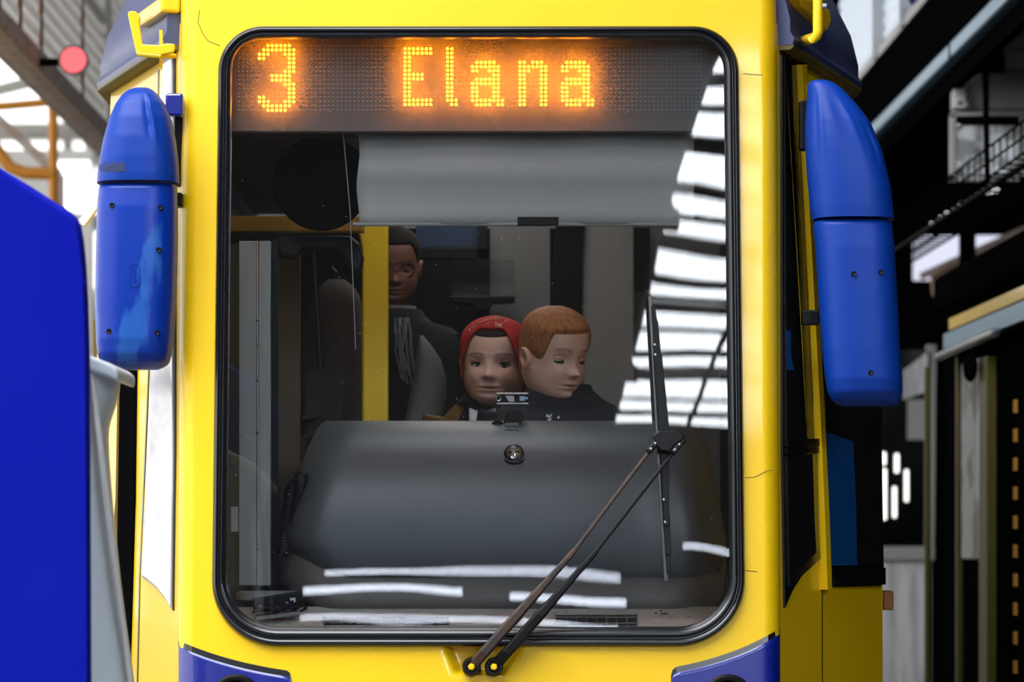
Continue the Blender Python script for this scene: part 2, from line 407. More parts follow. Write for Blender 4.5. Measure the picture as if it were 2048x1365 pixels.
# --- front mask
inner = g_outline(6)
RADS = 26
outer = rrect(362, -110, 1552, 1500, (30, 30, 30, 30), NE)
mask = MB(); N = len(inner); rows = []
def mask_pt(px, py):
    p = Pf(px, py); z = p.z
    sd = 1 if px > 957 else -1
    e = (edge_px(sd, z)-px)*sd; W_ = 34
    dy = 0
    if e < W_:
        s_ = min(1, (W_-e)/W_); dy = RND*(1-math.sqrt(max(0, 1-s_*s_)))
    # recess that takes the wiper pivots
    a = sstep(884, 905, px+(py-1295)*-.35)*(1-sstep(1028, 1048, px+(py-1295)*.55))*sstep(1290, 1296, py)*(1-sstep(1342, 1352, py))
    return P(px, py, p.y+dy+.032*a)
Mr = 30
for j in range(Mr+1):
    t = j/Mr; row = []
    for (ax, ay), (bx, by) in zip(inner, outer):
        z = CZ+(VY-by)*(D+.1)/F
        if bx < 400: bx = edge_px(-1, z) if ay > 60 or True else bx
        elif bx > 1500: bx = edge_px(1, z)
        row.append(mask_pt(lerp(ax, bx, t), lerp(ay, by, t)))
    rows.append(row)
rows.append([p+Vector((0, .10, 0)) for p in rows[-1]])
mask.loft([rows[0]]+rows[1:], False, False)
mask.build('front_mask', M['yellow'], tram, smooth=50)
# --- paint cracks
def crack(pts, name='paint_crack'):
    MB().tube([Pf(x, y, .0004) for x, y in pts], .0007, 5).build(name, M['rust'], tram)
crack([(399, 20), (396, 45), (405, 66), (416, 82), (430, 88), (440, 91)])
crack([(1490, 956), (1510, 955), (1525, 947), (1534, 942), (1545, 941)])
crack([(1486, 147), (1505, 149), (1524, 150)])
crack([(1490, 1142), (1515, 1144)])
# --- gasket: swept rubber profile
prof = [(0, -.002), (1, .010), (4, .017), (9, .019), (14, .015), (16, .008), (18, .008), (20, .014), (24, .017), (29, .015), (34, .008), (38, .001), (40, -.012)]
rings = []
for d, o in prof: rings.append([Pf(x, y, o) for x, y in g_outline(d)])
mb = MB(); mb.loft(rings, False, False); gask = mb.build('window_gasket', M['rubber'], tram, smooth=60)
# chrome-grey filler bead joint
# --- windshield
go = g_outline(36); cx_, cy_ = 957, 673
rings = []
for j in range(30):
    t = 1-j/29.5
    rings.append([Pf(cx_+(x-cx_)*t, cy_+(y-cy_)*t, -.006) for x, y in go])
MB().loft(rings, False, True).build('windshield', M['windshield'], tram, smooth=60)
# --- blue lower corner panels with black gaps and headlights
def fplate(mb, pts, o0, o1):
    mb.prism2([Pf(x, y, o1) for x, y in pts], [Pf(x, y, o0) for x, y in pts]); return mb
def curve_pts(a, c, b, n=14):
    return [((1-t)**2*a[0]+2*t*(1-t)*c[0]+t*t*b[0], (1-t)**2*a[1]+2*t*(1-t)*c[1]+t*t*b[1]) for t in [i/n for i in range(n+1)]]
def corner_panel(top, xin, xout, label):
    """panel built as a grid so that it follows the rounded corner"""
    n = len(top); mbp = MB(); gap = MB()
    def pt(x, y, o):
        p = mask_pt(x, y); return P(x, y, p.y-o)
    cols = []
    for (x, y) in top:
        cols.append([pt(x, y+2, -.004), pt(x, y+3, .006), pt(x, y+7, .009)]+[pt(x, lerp(y+10, 1500, k/6), .009) for k in range(7)])
    mbp.loft(cols, False, False, closed=False)
    o = mbp.build('corner_panel', M['blue'], tram, smooth=50); o['label'] = label
    gc = [[pt(x, y-9, .0015), pt(x, y+4, .003)] for x, y in top]
    gap.loft(gc, False, False, closed=False); gap.build('panel_gap', M['rubber'], tram)
    return o
tl_ = curve_pts((357, 1291), (450, 1333), (574, 1351)); tl_ += [(580, 1356), (583, 1366)]
tr_ = [(1342, 1362), (1345, 1350), (1352, 1344)]+curve_pts((1360, 1342), (1480, 1318), (1560, 1266))
pl = corner_panel(tl_, 583, 357, 'blue corner panel under the left end of the windshield')
pr = corner_panel(tr_, 1342, 1560, 'blue corner panel under the right end of the windshield')
for px, par in ((472, pl), (1455, pr)):
    c = Pf(px, 1402, .0)
    MB().lathe(c, (0, -1, .085), [(.062, 0), (.062, .014), (.055, .022), (.048, .02), (.046, .012), (.02, .008), (0, .007)], 32).build('headlight_ring', M['blackplastic'], par, smooth=40)
    MB().lathe(c, (0, -1, .085), [(.046, .012), (.04, .019), (.02, .024), (0, .026)], 32).build('headlight_lens', M['clear'], par, smooth=60)
# --- lower front below the frame
lo = MB()
for z0, z1 in ((.35, 1.02),):
    lo.prism([(-.72, .12, z0), (-.6, .02, z0), (0, -.02, z0), (.6, .02, z0), (.72, .12, z0), (.72, .3, z0), (-.72, .3, z0)], (0, 0, z1-z0))
lo.build('lower_front', M['blue'], tram, bevel=.02)
# --- wiper pivots and arms
def wiper_pt(px, py, off): return Pf(px, py, off)
arms = [((943, 1335), (1148, 1103), (1312, 886), M['rust'], 'rusty brown lower wiper arm'), ((988, 1335), (1193, 1103), (1360, 888), M['blackplastic'], 'black wiper arm')]
for (p0, p1, p2, m_, lb) in arms:
    mb = MB()
    a = wiper_pt(*p0, .018); k = .30
    q0 = (lerp(p0[0], p1[0], .12), lerp(p0[1], p1[1], .12)); q1 = (lerp(p0[0], p1[0], .45), lerp(p0[1], p1[1], .45))
    secs = [(p0, .018, 24, .020), (q0, .040, 22, .024), (q1, .052, 21, .020), ((lerp(p0[0], p1[0], .75), lerp(p0[1], p1[1], .75)), .052, 14, .016), (p1, .052, 11, .012), ((p1[0]+2, p1[1]-3), .052, 8, .010), (p2, .046, 7.5, .009)]
    dirp = Vector((p2[0]-p0[0], p2[1]-p0[1])).normalized(); nx, ny = -dirp.y, dirp.x
    rings = []
    for (x, y), off, wpx, dep in secs:
        rings.append([wiper_pt(x+nx*wpx/2*i, y+ny*wpx/2*i, off+j*dep/2) for i, j in ((-1, -1), (1, -1), (1, .5), (.6, 1), (-.6, 1), (-1, .5))])
    mb.loft(rings); o = mb.build('wiper_arm', m_, tram, bevel=.001); o['label'] = lb
    MB().lathe(wiper_pt(*p0, .0), (0, -1, .085), [(.022, -.03), (.022, .03), (.019, .034), (.014, .034), (.012, .03)], 20).build('pivot_cap', M['blackplastic'], o, smooth=40)
    MB().lathe(wiper_pt(*p0, .03), (0, -1, .085), [(.0085, 0), (.0085, .010), (.006, .013), (0, .013)], 6).build('pivot_nut', M['yellow'], o)
    # ball joint link at the top of the arm
    mb = MB(); d = dirp
    e0 = (p2[0]-d.x*26, p2[1]-d.y*26); e1 = (p2[0]+d.x*14, p2[1]+d.y*14)
    mb.bar(wiper_pt(*e0, .05), wiper_pt(*e1, .05), .015, .02, up=(0, 1, 0)); mb.build('end_fitting', M['blackplastic'], o, bevel=.004)
    for t in (.25, .6):
        MB().lathe(wiper_pt(lerp(e0[0], e1[0], t), lerp(e0[1], e1[1], t), .058), (0, -1, 0), [(.0032, 0), (.003, .003), (0, .004)], 10).build('rivet', M['steel'], o)
mb = MB(); fplate(mb, [(1304, 872), (1318, 862), (1352, 860), (1368, 868), (1366, 880), (1348, 892), (1340, 904), (1322, 902), (1312, 890)], .040, .062); wb = mb.build('wiper_link', M['blackplastic'], tram, bevel=.003)
bl = MB()
def bx(y): return 1300+(y-592)*33/571
def strip_px(mb, y0, y1, l0, r0, l1, r1, o0, o1):
    mb.prism2([Pf(bx(y0)+l0, y0, o1), Pf(bx(y0)+r0, y0, o1), Pf(bx(y1)+r1, y1, o1), Pf(bx(y1)+l1, y1, o1)], [Pf(bx(y0)+l0, y0, o0), Pf(bx(y0)+r0, y0, o0), Pf(bx(y1)+r1, y1, o0), Pf(bx(y1)+l1, y1, o0)])
strip_px(bl, 592, 1163, -4, 4, -5, 4, .006, .024)
blade = bl.build('wiper_blade', M['rubber'], tram, bevel=.001)
for y0, y1, l0, r0, l1, r1, oo in ((612, 648, 1, 9, 1, 12, .026), (642, 730, 3, 13, 1, 16, .030), (708, 880, 2, 17, 3, 24, .036), (880, 1052, 3, 22, 2, 12, .036), (1030, 1110, 1, 14, 2, 13, .030), (1100, 1150, 1, 12, 1, 8, .026)):
    mb = MB(); strip_px(mb, y0, y1, l0, r0, l1, r1, .012, oo); mb.build('blade_carrier', M['blackplastic'], blade, bevel=.001)
for y in (690, 710, 1000, 1045):
    MB().lathe(Pf(bx(y)+4, y, .036), (0, -1, 0), [(.003, 0), (.003, .002), (0, .003)], 8).build('rivet', M['steel'], blade)

# --- side walls (tapered cab, then straight body)
ZR = 2.70
def wall(S, name, m_):
    mb = MB(); outer_, inner_ = [], []
    zs = [.35, .8, 1.2, 1.6, 2.0, 2.4, ZR+.05]
    rings = []
    for z in zs:
        ed = edge_px(S.sd, z)
        ec = VX+corner_x(S.sd, z)*F/(D+YCOR); xs = [lerp(ed, ec, q) for q in (0, .25, .5, .75, 1)]
        rings.append([S.pz(x, z, 0) for x in xs]+[S.pz(x, z, -.03) for x in reversed(xs)])
    mb.loft(rings); return mb.build(name, m_, tram, smooth=30)
wall(SR, 'side_panel', M['yellow'])
wall(SL, 'side_panel', M['yellow'])
for sd in (1, -1):
    x = corner_x(sd, 2.7)
    zs_ = [.35, 1.5, 1.8, 2.1, 2.4, ZR+.05]; MB().loft([[Vector((corner_x(sd, z)-sd*o, y, z)) for o, y in ((0, .95), (0, 5.2), (.04, 5.2), (.04, .95))] for z in zs_]).build('body_side', M['yellow'], tram, smooth=30)
    mb = MB(); mb.box(min(x-sd*.045, x-sd*.06), max(x-sd*.045, x-sd*.06), 1.0, 5.15, .92, ZR+.02); mb.build('inner_lining', M['darklining'] if sd > 0 else M['olive'], tram)
MB().box(-.98, .98, 5.1, 5.15, .35, ZR+.05).build('rear_wall', M['darklining'], tram)
fo = MB(); fo.prism([(-.70, .30, .86), (.70, .30, .86), (.98, .98, .86), (.98, 5.1, .86), (-.96, 5.1, .86), (-.96, .98, .86)], (0, 0, .04)); fo.build('cabin_floor', M['darklining'], tram)
MB().prism([(-.70, .42, 2.80), (.70, .42, 2.80), (.93, .98, 2.80), (.93, 5.1, 2.80), (-.93, 5.1, 2.80), (-.93, .98, 2.80)], (0, 0, .04)).build('cabin_ceiling', M['greylining'], tram)
cl = MB().box(-.2, .2, 1.3, 4.8, 2.76, 2.795).build('cabin_fill', M['cabinfill'], tram)  # weak unseen fill added at the ceiling to control the cabin light

MB().box(-.30, .30, .66, .80, 2.77, 2.798).build('cab_fill', M['cabfill'], tram)  # unseen fill light added above the dashboard to brighten it and the children
# --- roof with drip edge
def plan(sd, z):
    xe, ye = edge(sd, z); C = (corner_x(sd, z), YCOR)
    return [(xe+(C[0]-xe)*t, ye+(C[1]-ye)*t) for t in (.02, .35, .7, 1.0)]+[(C[0], 2.5), (C[0], 5.2)]
for sd in (1, -1):
    pl_ = plan(sd, ZR); rings = []
    for i, (x, y) in enumerate(pl_):
        a = Vector(pl_[max(i-1, 0)]); b = Vector(pl_[min(i+1, len(pl_)-1)]); d = (b-a).normalized()
        n = Vector((d.y, -d.x)) if sd > 0 else Vector((-d.y, d.x))
        def q(o, z): return Vector((x+n.x*o, y+n.y*o, z))
        rings.append([q(-.02, ZR), q(.035, ZR-.005), q(.04, ZR+.012), q(.03, ZR+.03), q(.03, ZR+.06), q(.01, ZR+.14), q(-.04, ZR+.24), q(-.12, ZR+.32), q(-.25, ZR+.37), q(-.25, ZR+.30), q(-.02, ZR+.05)])
    MB().loft(rings).build('roof_edge', M['roofblue'], tram, smooth=35)
    g = []
    for i, (x, y) in enumerate(pl_):
        a = Vector(pl_[max(i-1, 0)]); b = Vector(pl_[min(i+1, len(pl_)-1)]); d = (b-a).normalized()
        n = Vector((d.y, -d.x)) if sd > 0 else Vector((-d.y, d.x))
        g.append([Vector((x+n.x*o, y+n.y*o, z)) for o, z in ((.0, ZR-.014), (.03, ZR-.014), (.038, ZR-.008), (.038, ZR-.002), (0, ZR-.002))])
    MB().loft(g).build('drip_rail', M['dimtrim'], tram)  # yellow rail darkened in its colour to stand for a shaded underside
MB().prism([(-.48, .3, 3.02), (.48, .3, 3.02), (.83, 1, 3.02), (.83, 5.2, 3.02), (-.79, 5.2, 3.02), (-.79, 1, 3.02)], (0, 0, .05)).build('roof_top', M['roofblue'], tram)

# --- right side glazing and trim
o = MB(); SR.plate(o, [(1560, 66), (1574, 62), (1585, 72), (1592, 130), (1604, 480), (1620, 760), (1634, 1000), (1637, 1118), (1622, 1132), (1600, 1152), (1582, 1180), (1566, 1216), (1561, 900)], 0, .006)
sw = o.build('side_window_frame', M['rubber'], tram); sw['label'] = 'black framed quarter window on the tram side under the right mirror'
o = MB(); SR.plate(o, [(1563, 110), (1575, 108), (1582, 300), (1596, 640), (1608, 890), (1566, 890)], .006, .009); o.build('pane', M['darkglass'], sw)
o = MB(); SR.plate(o, [(1567, 912), (1628, 908), (1632, 1100), (1612, 1118), (1590, 1142), (1572, 1172)], .006, .009); o.build('pane', M['darkglass'], sw)
o = MB(); SR.plate(o, [(1566, 662), (1590, 660), (1593, 740), (1567, 741)], .009, .0095); o.build('blue_pane_reflection', M['bluereflection'], sw)  # small blue reflection in the quarter window, built as a coloured plate
o = MB(); SR.plate(o, [(1563, 880), (1628, 878), (1629, 892), (1564, 894)], .006, .016); o.build('transom_bar', M['blackplastic'], sw)
o = MB(); SR.plate(o, [(1563, 897), (1629, 895), (1630, 906), (1564, 908)], .006, .014); o.build('transom_bar', M['blackplastic'], sw)
o = MB(); SR.strip(o, [(1592, 130), (1600, 300), (1614, 560), (1628, 820), (1638, 1040), (1643, 1180)], 9, 0, .022); o.build('door_pillar', M['yellow'], tram)
o = MB(); SR.strip(o, [(1600, 130), (1608, 300), (1621, 560), (1635, 820), (1643, 1040), (1644, 1180)], 4, 0, .016); o.build('door_seal', M['rubber'], tram)
o = MB(); SR.strip(o, [(1644, 1180), (1644, 1500)], 1.5, 0, .001); o.build('panel_seam', M['rubber'], tram)
o = MB(); SR.plate(o, [(1612, 210), (1700, 215), (1757, 300), (1758, 500), (1758, 900), (1762, 1150), (1757, 1172), (1700, 1174), (1656, 1175), (1650, 1160), (1640, 900)], 0, .008)
dw = o.build('door_window_frame', M['rubber'], tram); dw['label'] = 'black framed side window with a blue painted reflection behind the right mirror'
o = MB(); SR.plate(o, [(1632, 420), (1752, 420), (1754, 900), (1754, 1132), (1652, 1134), (1646, 900)], .008, .011); o.build('pane', M['darkglass'], dw)
o = MB(); SR.plate(o, [(1645, 865), (1698, 884), (1703, 1000), (1706, 1131), (1652, 1132), (1648, 1000)], .011, .0115); o.build('blue_reflection', M['bluereflection'], dw)  # blue plate on the pane stands for a reflection in the glass
o = MB(); SR.plate(o, [(1652, 1138), (1757, 1136), (1757, 1170), (1657, 1172)], .008, .02); o.build('window_sill', M['blackplastic'], dw)
# hinges on the right front edge
for y0, y1 in ((166, 290), (182, 236), (236, 300)):
    o = MB(); SR.strip(o, [(1603, y0), (1606, y1)], 7, 0, .03); o.build('hinge', M['yellow'], tram, bevel=.002)
# orange marker lamp on the corner
c = P(1771, 1202, .97); MB().box(c.x-.006, c.x+.022, .97, 1.05, c.z-.026, c.z+.026).build('marker_lamp', M['marker'], tram, bevel=.004)
# --- left side glazing and trim
o = MB(); SL.plate(o, [(352, 96), (331, 112), (325, 200), (318, 420), (306, 740), (296, 960), (288, 1155), (300, 1162), (318, 1178), (336, 1200), (349, 1222), (353, 900)], 0, .005)
lw = o.build('side_window_frame', M['rubber'], tram); lw['label'] = 'pale quarter window on the tram side behind the left mirror'
o = MB(); SL.plate(o, [(350, 104), (333, 118), (327, 200), (320, 420), (308, 740), (298, 960), (290, 1150), (302, 1158), (320, 1174), (337, 1195), (347, 1212), (351, 900)], .005, .009); o.build('pane', M['reflectpane'], lw)  # pale colour of the pane stands for its bright reflection
o = MB(); SL.strip(o, [(318, 140), (312, 420), (298, 740), (289, 960), (280, 1160), (273, 1500)], 2, 0, .002); o.build('panel_seam', M['rubber'], tram)
o = MB(); SL.plate(o, [(263, 640), (277, 640), (272, 1000), (262, 1340), (258, 1500), (234, 1500), (240, 1000), (246, 640)], 0, .006); o.build('door_seal', M['black'], tram)
o = MB(); SL.plate(o, [(246, 640), (240, 1000), (234, 1500), (190, 1500), (190, 640)], 0, .004); o.build('door_leaf', M['doorshade'], tram)  # brown colour stands for the yellow door side lying in shade
MB().prism([P(x, y, .92) for x, y in ((152, 446), (196, 394), (196, 414), (168, 452))], (0, .03, 0)).build('door_edge', M['whitepaint'], tram)
# --- yellow brackets and lips near the roof
o = MB(); SR.plate(o, [(1558, -6), (1600, 2), (1622, 22), (1626, 44), (1618, 64), (1604, 52), (1570, 16)], 0, .05); o.build('rain_lip', M['yellow'], tram, bevel=.008)
b0 = SR.p(1600, 84, 0); b1 = P(1636, 76, .12); b2 = P(1636, -40, .12)
o = MB(); o.tube([b0, b1+Vector((-.012, 0, 0)), b1+Vector((-.004, 0, .004)), b1+Vector((0, 0, .014)), b2], .0125, 14); hb = o.build('hand_bracket', M['yellow'], tram, smooth=50)
MB().lathe(P(1644, 12, .11), (1, 0, 0), [(.007, 0), (.007, .01), (.004, .014), (0, .014)], 12).build('bolt', M['steel'], hb)
o = MB(); SL.plate(o, [(362, -6), (330, 16), (303, 36), (302, 50), (316, 56), (346, 38), (362, 26)], 0, .05); o.build('rain_lip', M['yellow'], tram, bevel=.008)
o = MB(); o.prism([P(x, y, .16) for x, y in ((255, 27), (258, 22), (272, 22), (280, 34), (279, 48), (285, 88), (318, 90), (334, 86), (350, 88), (348, 104), (322, 110), (273, 109), (262, 60))], (0, .014, 0)); ob = o.build('hand_bracket', M['yellow'], tram, bevel=.003)
MB().tube([P(275, 108, .165), P(320, 112, .165), P(350, 112, .20)], .006, 8).build('lower_lip', M['yellow'], ob)
MB().bar(P(322, 60, .19), P(322, 138, .19), .008, .004).build('strap', M['yellow'], ob)

# --- mirrors
def mirror_shell(rows, yc, half, n=120, crease=()):
    """rows: (py, left, right, depth scale)"""
    rings = []
    for k in range(int((rows[-1][0]-rows[0][0])/4)+2):
        py = min(rows[0][0]+k*4, rows[-1][0])
        l, r, ds = table(rows, py); cx = (l+r)/2; hw = (r-l)/2; ring = []
        for i in range(n):
            a = 2*PI*i/n; ca, sa = math.cos(a), math.sin(a)
            x = cx+hw*math.copysign(abs(ca)**.72, ca); dep = half*ds*math.copysign(abs(sa)**.8, sa)
            for (cu, y0, y1, amp) in crease:
                if sa > 0 and y0 < py < y1:
                    u = ca-cu-.12*(py-y0)/(y1-y0)*math.copysign(1, cu)
                    dep += amp*math.sin(PI*(py-y0)/(y1-y0))*(gau(u-.07, .09)-gau(u+.07, .09))
            p = P(x, py, yc); ring.append(Vector((p.x, yc-dep, p.z)))
        rings.append(ring)
    l, r, ds = rows[-1][1:]
    return MB().loft(rings)
def screw(px, py, y, par):
    MB().lathe(P(px, py, y), (0, -1, 0), [(.0062, -.01), (.0062, .004), (.005, .0055), (.003, .004), (0, .004)], 14).build('screw', M['blackplastic'], par, smooth=30)
# left mirror
YM = .06
low = [(372, 201, 353, .80), (380, 198, 354, .92), (420, 195, 355, 1), (500, 193, 355, 1.02), (600, 191, 352, 1), (680, 193, 347, .94), (710, 196, 343, .84), (725, 201, 339, .68), (734, 210, 331, .5), (740, 226, 316, .28)]
cap = [(177, 268, 298, .2), (182, 255, 308, .4), (192, 244, 318, .58), (210, 232, 331, .75), (240, 219, 343, .9), (280, 208, 351, 1), (320, 200, 356, 1.04), (355, 196, 358, 1.04), (368, 195, 358, 1.02)]
ml = mirror_shell(low, YM, .085).build('mirror', M['mirrorworn'], tram, smooth=50); ml['label'] = 'scuffed blue mirror housing on the left side of the tram'
mc = mirror_shell(cap, YM, .085, crease=((.25, 190, 300, .006),)).build('mirror_cap', M['mirrorblue'], ml, smooth=50)
for px, py, dy in ((224, 411, .078), (321, 415, .072), (318, 500, .078), (218, 663, .072), (315, 666, .068)): screw(px, py, YM-dy, ml)
# embossed mark on the mirror: rounded frame, ring and bar
em = MB()
for r_ in ((259, 529, 279, 574),):
    pts = rrect(r_[0], r_[1], r_[2], r_[3], (8, 8, 8, 8), (3, 4, 3, 4), 5)
    em.tube([P(x, y, YM-.0865) for x, y in pts]+[P(*pts[0], YM-.0865)], .0009, 6)
em.tube([P(269+4*math.cos(t*PI/6), 543+5*math.sin(t*PI/6), YM-.0865) for t in range(13)], .0009, 6)
em.tube([P(269, 552, YM-.0865), P(269, 566, YM-.0865)], .0009, 6); em.build('embossed_mark', M['mirrorblue'], ml)
# dark scuff strip across the cap
sc = MB(); cols = []
for i in range(13):
    px = lerp(204, 259, i/12); t = (px-277)/81
    ca = abs(t)**(1/.72); dep = .085*1.04*max(0, 1-ca*ca)**.4
    cols.append([P(px, 334+2*math.sin(i*1.7), YM)+Vector((0, -dep-.0012, 0)), P(px+1.5, 352+1.5*math.sin(i*2.3), YM)+Vector((0, -dep-.0012, 0))])
sc.loft(cols, False, False, closed=False); sc.build('scuff', mat('scuffed_dark', (.01, .018, .07), .7, c2=(.008, .03, .2), nscale=20, stretch=(1, 1, 5)), mc, smooth=60)
# mirror arm
o = MB(); o.pbox(330, 366, 186, 232, .12, .16); o.build('mirror_bracket', M['blue'], ml, bevel=.006)
for a in ((348, 368, 195, 372, .17, .20), (345, 364, 385, 412, .12, .17)): MB().pbox(*a).build('mirror_arm', M['blackplastic'], ml, bevel=.004)
# right mirror
YM2 = .16
low = [(444, 1629, 1781, .80), (452, 1627, 1784, .93), (500, 1632, 1788, 1), (600, 1638, 1794, 1), (700, 1645, 1799, .98), (760, 1651, 1803, .94), (785, 1656, 1803, .84), (800, 1663, 1800, .62), (808, 1672, 1796, .42), (813, 1688, 1784, .2)]
cap = [(163, 1622, 1656, .35), (168, 1616, 1668, .5), (180, 1615, 1684, .6), (197, 1615, 1700, .68), (220, 1613, 1720, .78), (246, 1611, 1739, .88), (281, 1611, 1754, .96), (306, 1612, 1764, 1), (352, 1615, 1775, 1.04), (380, 1618, 1781, 1.05), (415, 1621, 1785, 1.05), (440, 1625, 1787, 1.03)]
mr = mirror_shell(low, YM2, .085).build('mirror', M['mirrorblue'], tram, smooth=50); mr['label'] = 'clean blue mirror housing on the right side of the tram'
mirror_shell(cap, YM2, .085, crease=((-.55, 185, 345, .0035), (.05, 195, 330, .003), (.62, 240, 350, .003))).build('mirror_cap', M['mirrorblue'], mr, smooth=50)
for px, py, dy in ((1707, 548, .085), (1761, 545, .078), (1741, 746, .078)): screw(px, py, YM2-dy, mr)
for a in ((1600, 1625, 200, 300, .2, .23), (1604, 1640, 620, 650, .22, .25)): MB().pbox(*a).build('mirror_arm', M['blackplastic'], mr, bevel=.004)

# ================================================================== CAB INTERIOR (parts of the tram)
# --- destination display
YD = .26
o = MB(); o.pbox(440, 1480, 60, 266, YD, YD+.10); disp = o.build('destination_display', M['darkpanel'], tram); disp['label'] = 'dark dot matrix display box reading 3 Elana'
def dotpos(px, py): return P(px, py, YD)
off = MB(); r_ = .0008
for i in range(109):
    for j in range(16):
        c = dotpos(478+8.55*i, 91.5+8.55*j)
        off.add([c+Vector((-.0024, -.001, -.0011)), c+Vector((.0024, -.001, -.0011)), c+Vector((.0024, -.001, .0011)), c+Vector((-.0024, -.001, .0011))], [(0, 1, 2, 3)])
off.build('unlit_dots', M['ledoff'], disp, kind='stuff')
GL = {
 '3': ['..######.'[:9], '.########'[:9], '###...###', '##.....##', '.......##', '.......##', '......###', '...#####.', '...#####.', '......###', '.......##', '.......##', '##.....##', '###...###', '.#######.', '..#####..'],
 'E': ['#######']*2+['##.....']*4+['#####..']*2+['##.....']*4+['#######']*2,
 'l': ['##.']*11+['##.', '###', '.##'],
 'a': ['.#####..', '#######.', '##..###.', '....###.'.replace('###', '.##'), '.######.', '#######.', '##...##.', '##...##.', '##...##.', '########', '.####.##'],
 'n': ['##.###.', '#######', '###..##', '##...##', '##...##', '##...##', '##...##', '##...##', '##...##', '##...##', '##...##'],
}
def glyph(ch, x0, y0, pitch, name):
    mb = MB()
    for j, row in enumerate(GL[ch]):
        for i, q in enumerate(row):
            if q == '#':
                c = dotpos(x0+i*8.55, y0+j*pitch); R = .0035
                mb.loft([[c+Vector((R*a*math.cos(2*PI*k/8), -h, R*a*math.sin(2*PI*k/8))) for k in range(8)] for a, h in ((1, .0012), (1, .003), (.75, .0055), (.3, .0068))], False, True)
    mb.build(name, M['led'], disp)
glyph('3', 519, 91.5, 8.62, 'lit_digit')
glyph('E', 810, 98, 8.55, 'lit_letter'); glyph('l', 895, 98, 8.55, 'lit_letter')
for ch, x in (('a', 945), ('n', 1040), ('a', 1125)): glyph(ch, x, 125, 8.45, 'lit_letter')
o = MB(); o.pbox(446, 1476, 64, 262, YD-.044, YD-.042); o.build('halo_sheet', M['halocover'], disp)  # hazy sheet added to spread the LED light into a halo
# --- sun blind
bd = MB(); rows = []
for j in range(10):
    py = lerp(270, 449, j/9); l = 716+3*math.sin(j*.9); rows.append([P(lerp(l, 1388, i/30), py, .30+.006*math.sin(j*1.3)+.004*math.sin(i*.5)) for i in range(31)])
ring = []
bd.loft(rows, False, False, closed=False); o = bd.build('sun_blind', M['blind'], tram, smooth=60)
sm = o.modifiers.new('solid', 'SOLIDIFY'); sm.thickness = .003
o['label'] = 'pale grey roller sun blind behind the windshield'
MB().tube([P(706, 449, .295), P(1388, 449, .295)], .005, 10).build('bottom_rod', M['lightlining'], o)
MB().pbox(1036, 1117, 434, 451, .285, .292).build('pull_tab', M['blackplastic'], o, bevel=.002)
MB().tube([P(686, 262, .28), P(700, 420, .285), P(711, 690, .29), P(711, 700, .29)], .0012, 6).build('pull_cord', M['lightlining'], o)
MB().tube([P(686, 262, .28), P(686, 268, .28)], .004, 8).build('cord_anchor', M['lightlining'], o)
# --- round cabin mirror
c = P(643, 366, .36); o = MB().lathe(c, (0, -1, 0), [(.02, -.05), (.09, -.045), (.117, -.02), (.119, 0), (.115, .008), (.11, .006), (.05, .012), (0, .014)], 56).build('round_cabin_mirror', M['black'], tram, smooth=40)
MB().tube([c+Vector((0, .04, .02)), c+Vector((.02, .06, .18)), c+Vector((.02, .06, .3))], .008, 8).build('mirror_stem', M['blackplastic'], o)
# --- dark visor arch with hanging rod
o = MB(); o.prism([P(x, y, .46) for x, y in ((545, 478), (560, 470), (700, 470), (718, 486), (727, 515), (723, 544), (702, 546), (690, 522), (672, 502), (604, 500), (592, 520), (562, 516), (548, 500))], (0, .05, 0)); vz = o.build('sun_visor', M['blackplastic'], tram, bevel=.012, seg=3)
MB().tube([P(628, 505, .45), P(636, 640, .45), P(641, 728, .45)], [.006, .0075, .0075], 10).build('visor_rod', M['blackplastic'], vz)
MB().tube([P(641, 722, .45), P(642, 738, .45)], .010, 10).build('rod_end', M['blackplastic'], vz)
# --- left frame strip with seam and rivets
o = MB(); o.pbox(478, 513, 482, 1172, .40, .43); ls = o.build('door_frame_strip', M['greymetal'], tram, bevel=.002); ls['label'] = 'grey riveted metal strip at the left end of the windshield'
MB().pbox(517, 541, 482, 1172, .40, .43).build('strip_side', M['greymetal'], ls, bevel=.002)
MB().tube([P(514, 482, .402), P(515, 800, .402), P(516, 1172, .402)], .003, 8).build('seam', M['steel'], ls)
for py in (640, 690, 760, 865, 928, 980, 1098, 1158): MB().ell(P(515, py, .398), (.004, .004, .004), 8, 6).build('rivet', M['steel'], ls)
MB().pbox(462, 476, 1014, 1064, .38, .40).build('small_plate', M['lightlining'], ls)
MB().pbox(541, 556, 482, 1180, .44, .47).build('black_strip', M['blackplastic'], ls)  # plain black strip beside the grey frame
MB().pbox(552, 600, 490, 1100, 1.10, 1.13).build('side_lining', M['olive'], tram)
MB().pbox(456, 728, 432, 464, 1.0, 1.05).build('header_beam', M['amber'], tram, bevel=.004)
MB().pbox(456, 560, 466, 484, .95, 1.0).build('header_trim', M['blackplastic'], tram)
# --- yellow post
o = MB(); s_ = 8.15/F
o.prism([P(x, y, 1.15) for x, y in ((712, 440), (776, 440), (776, 1520), (724, 1520), (724, 500), (720, 478))], (0, .05, 0)); o.build('grab_post', M['postyellow'], tram, bevel=.008, seg=3)
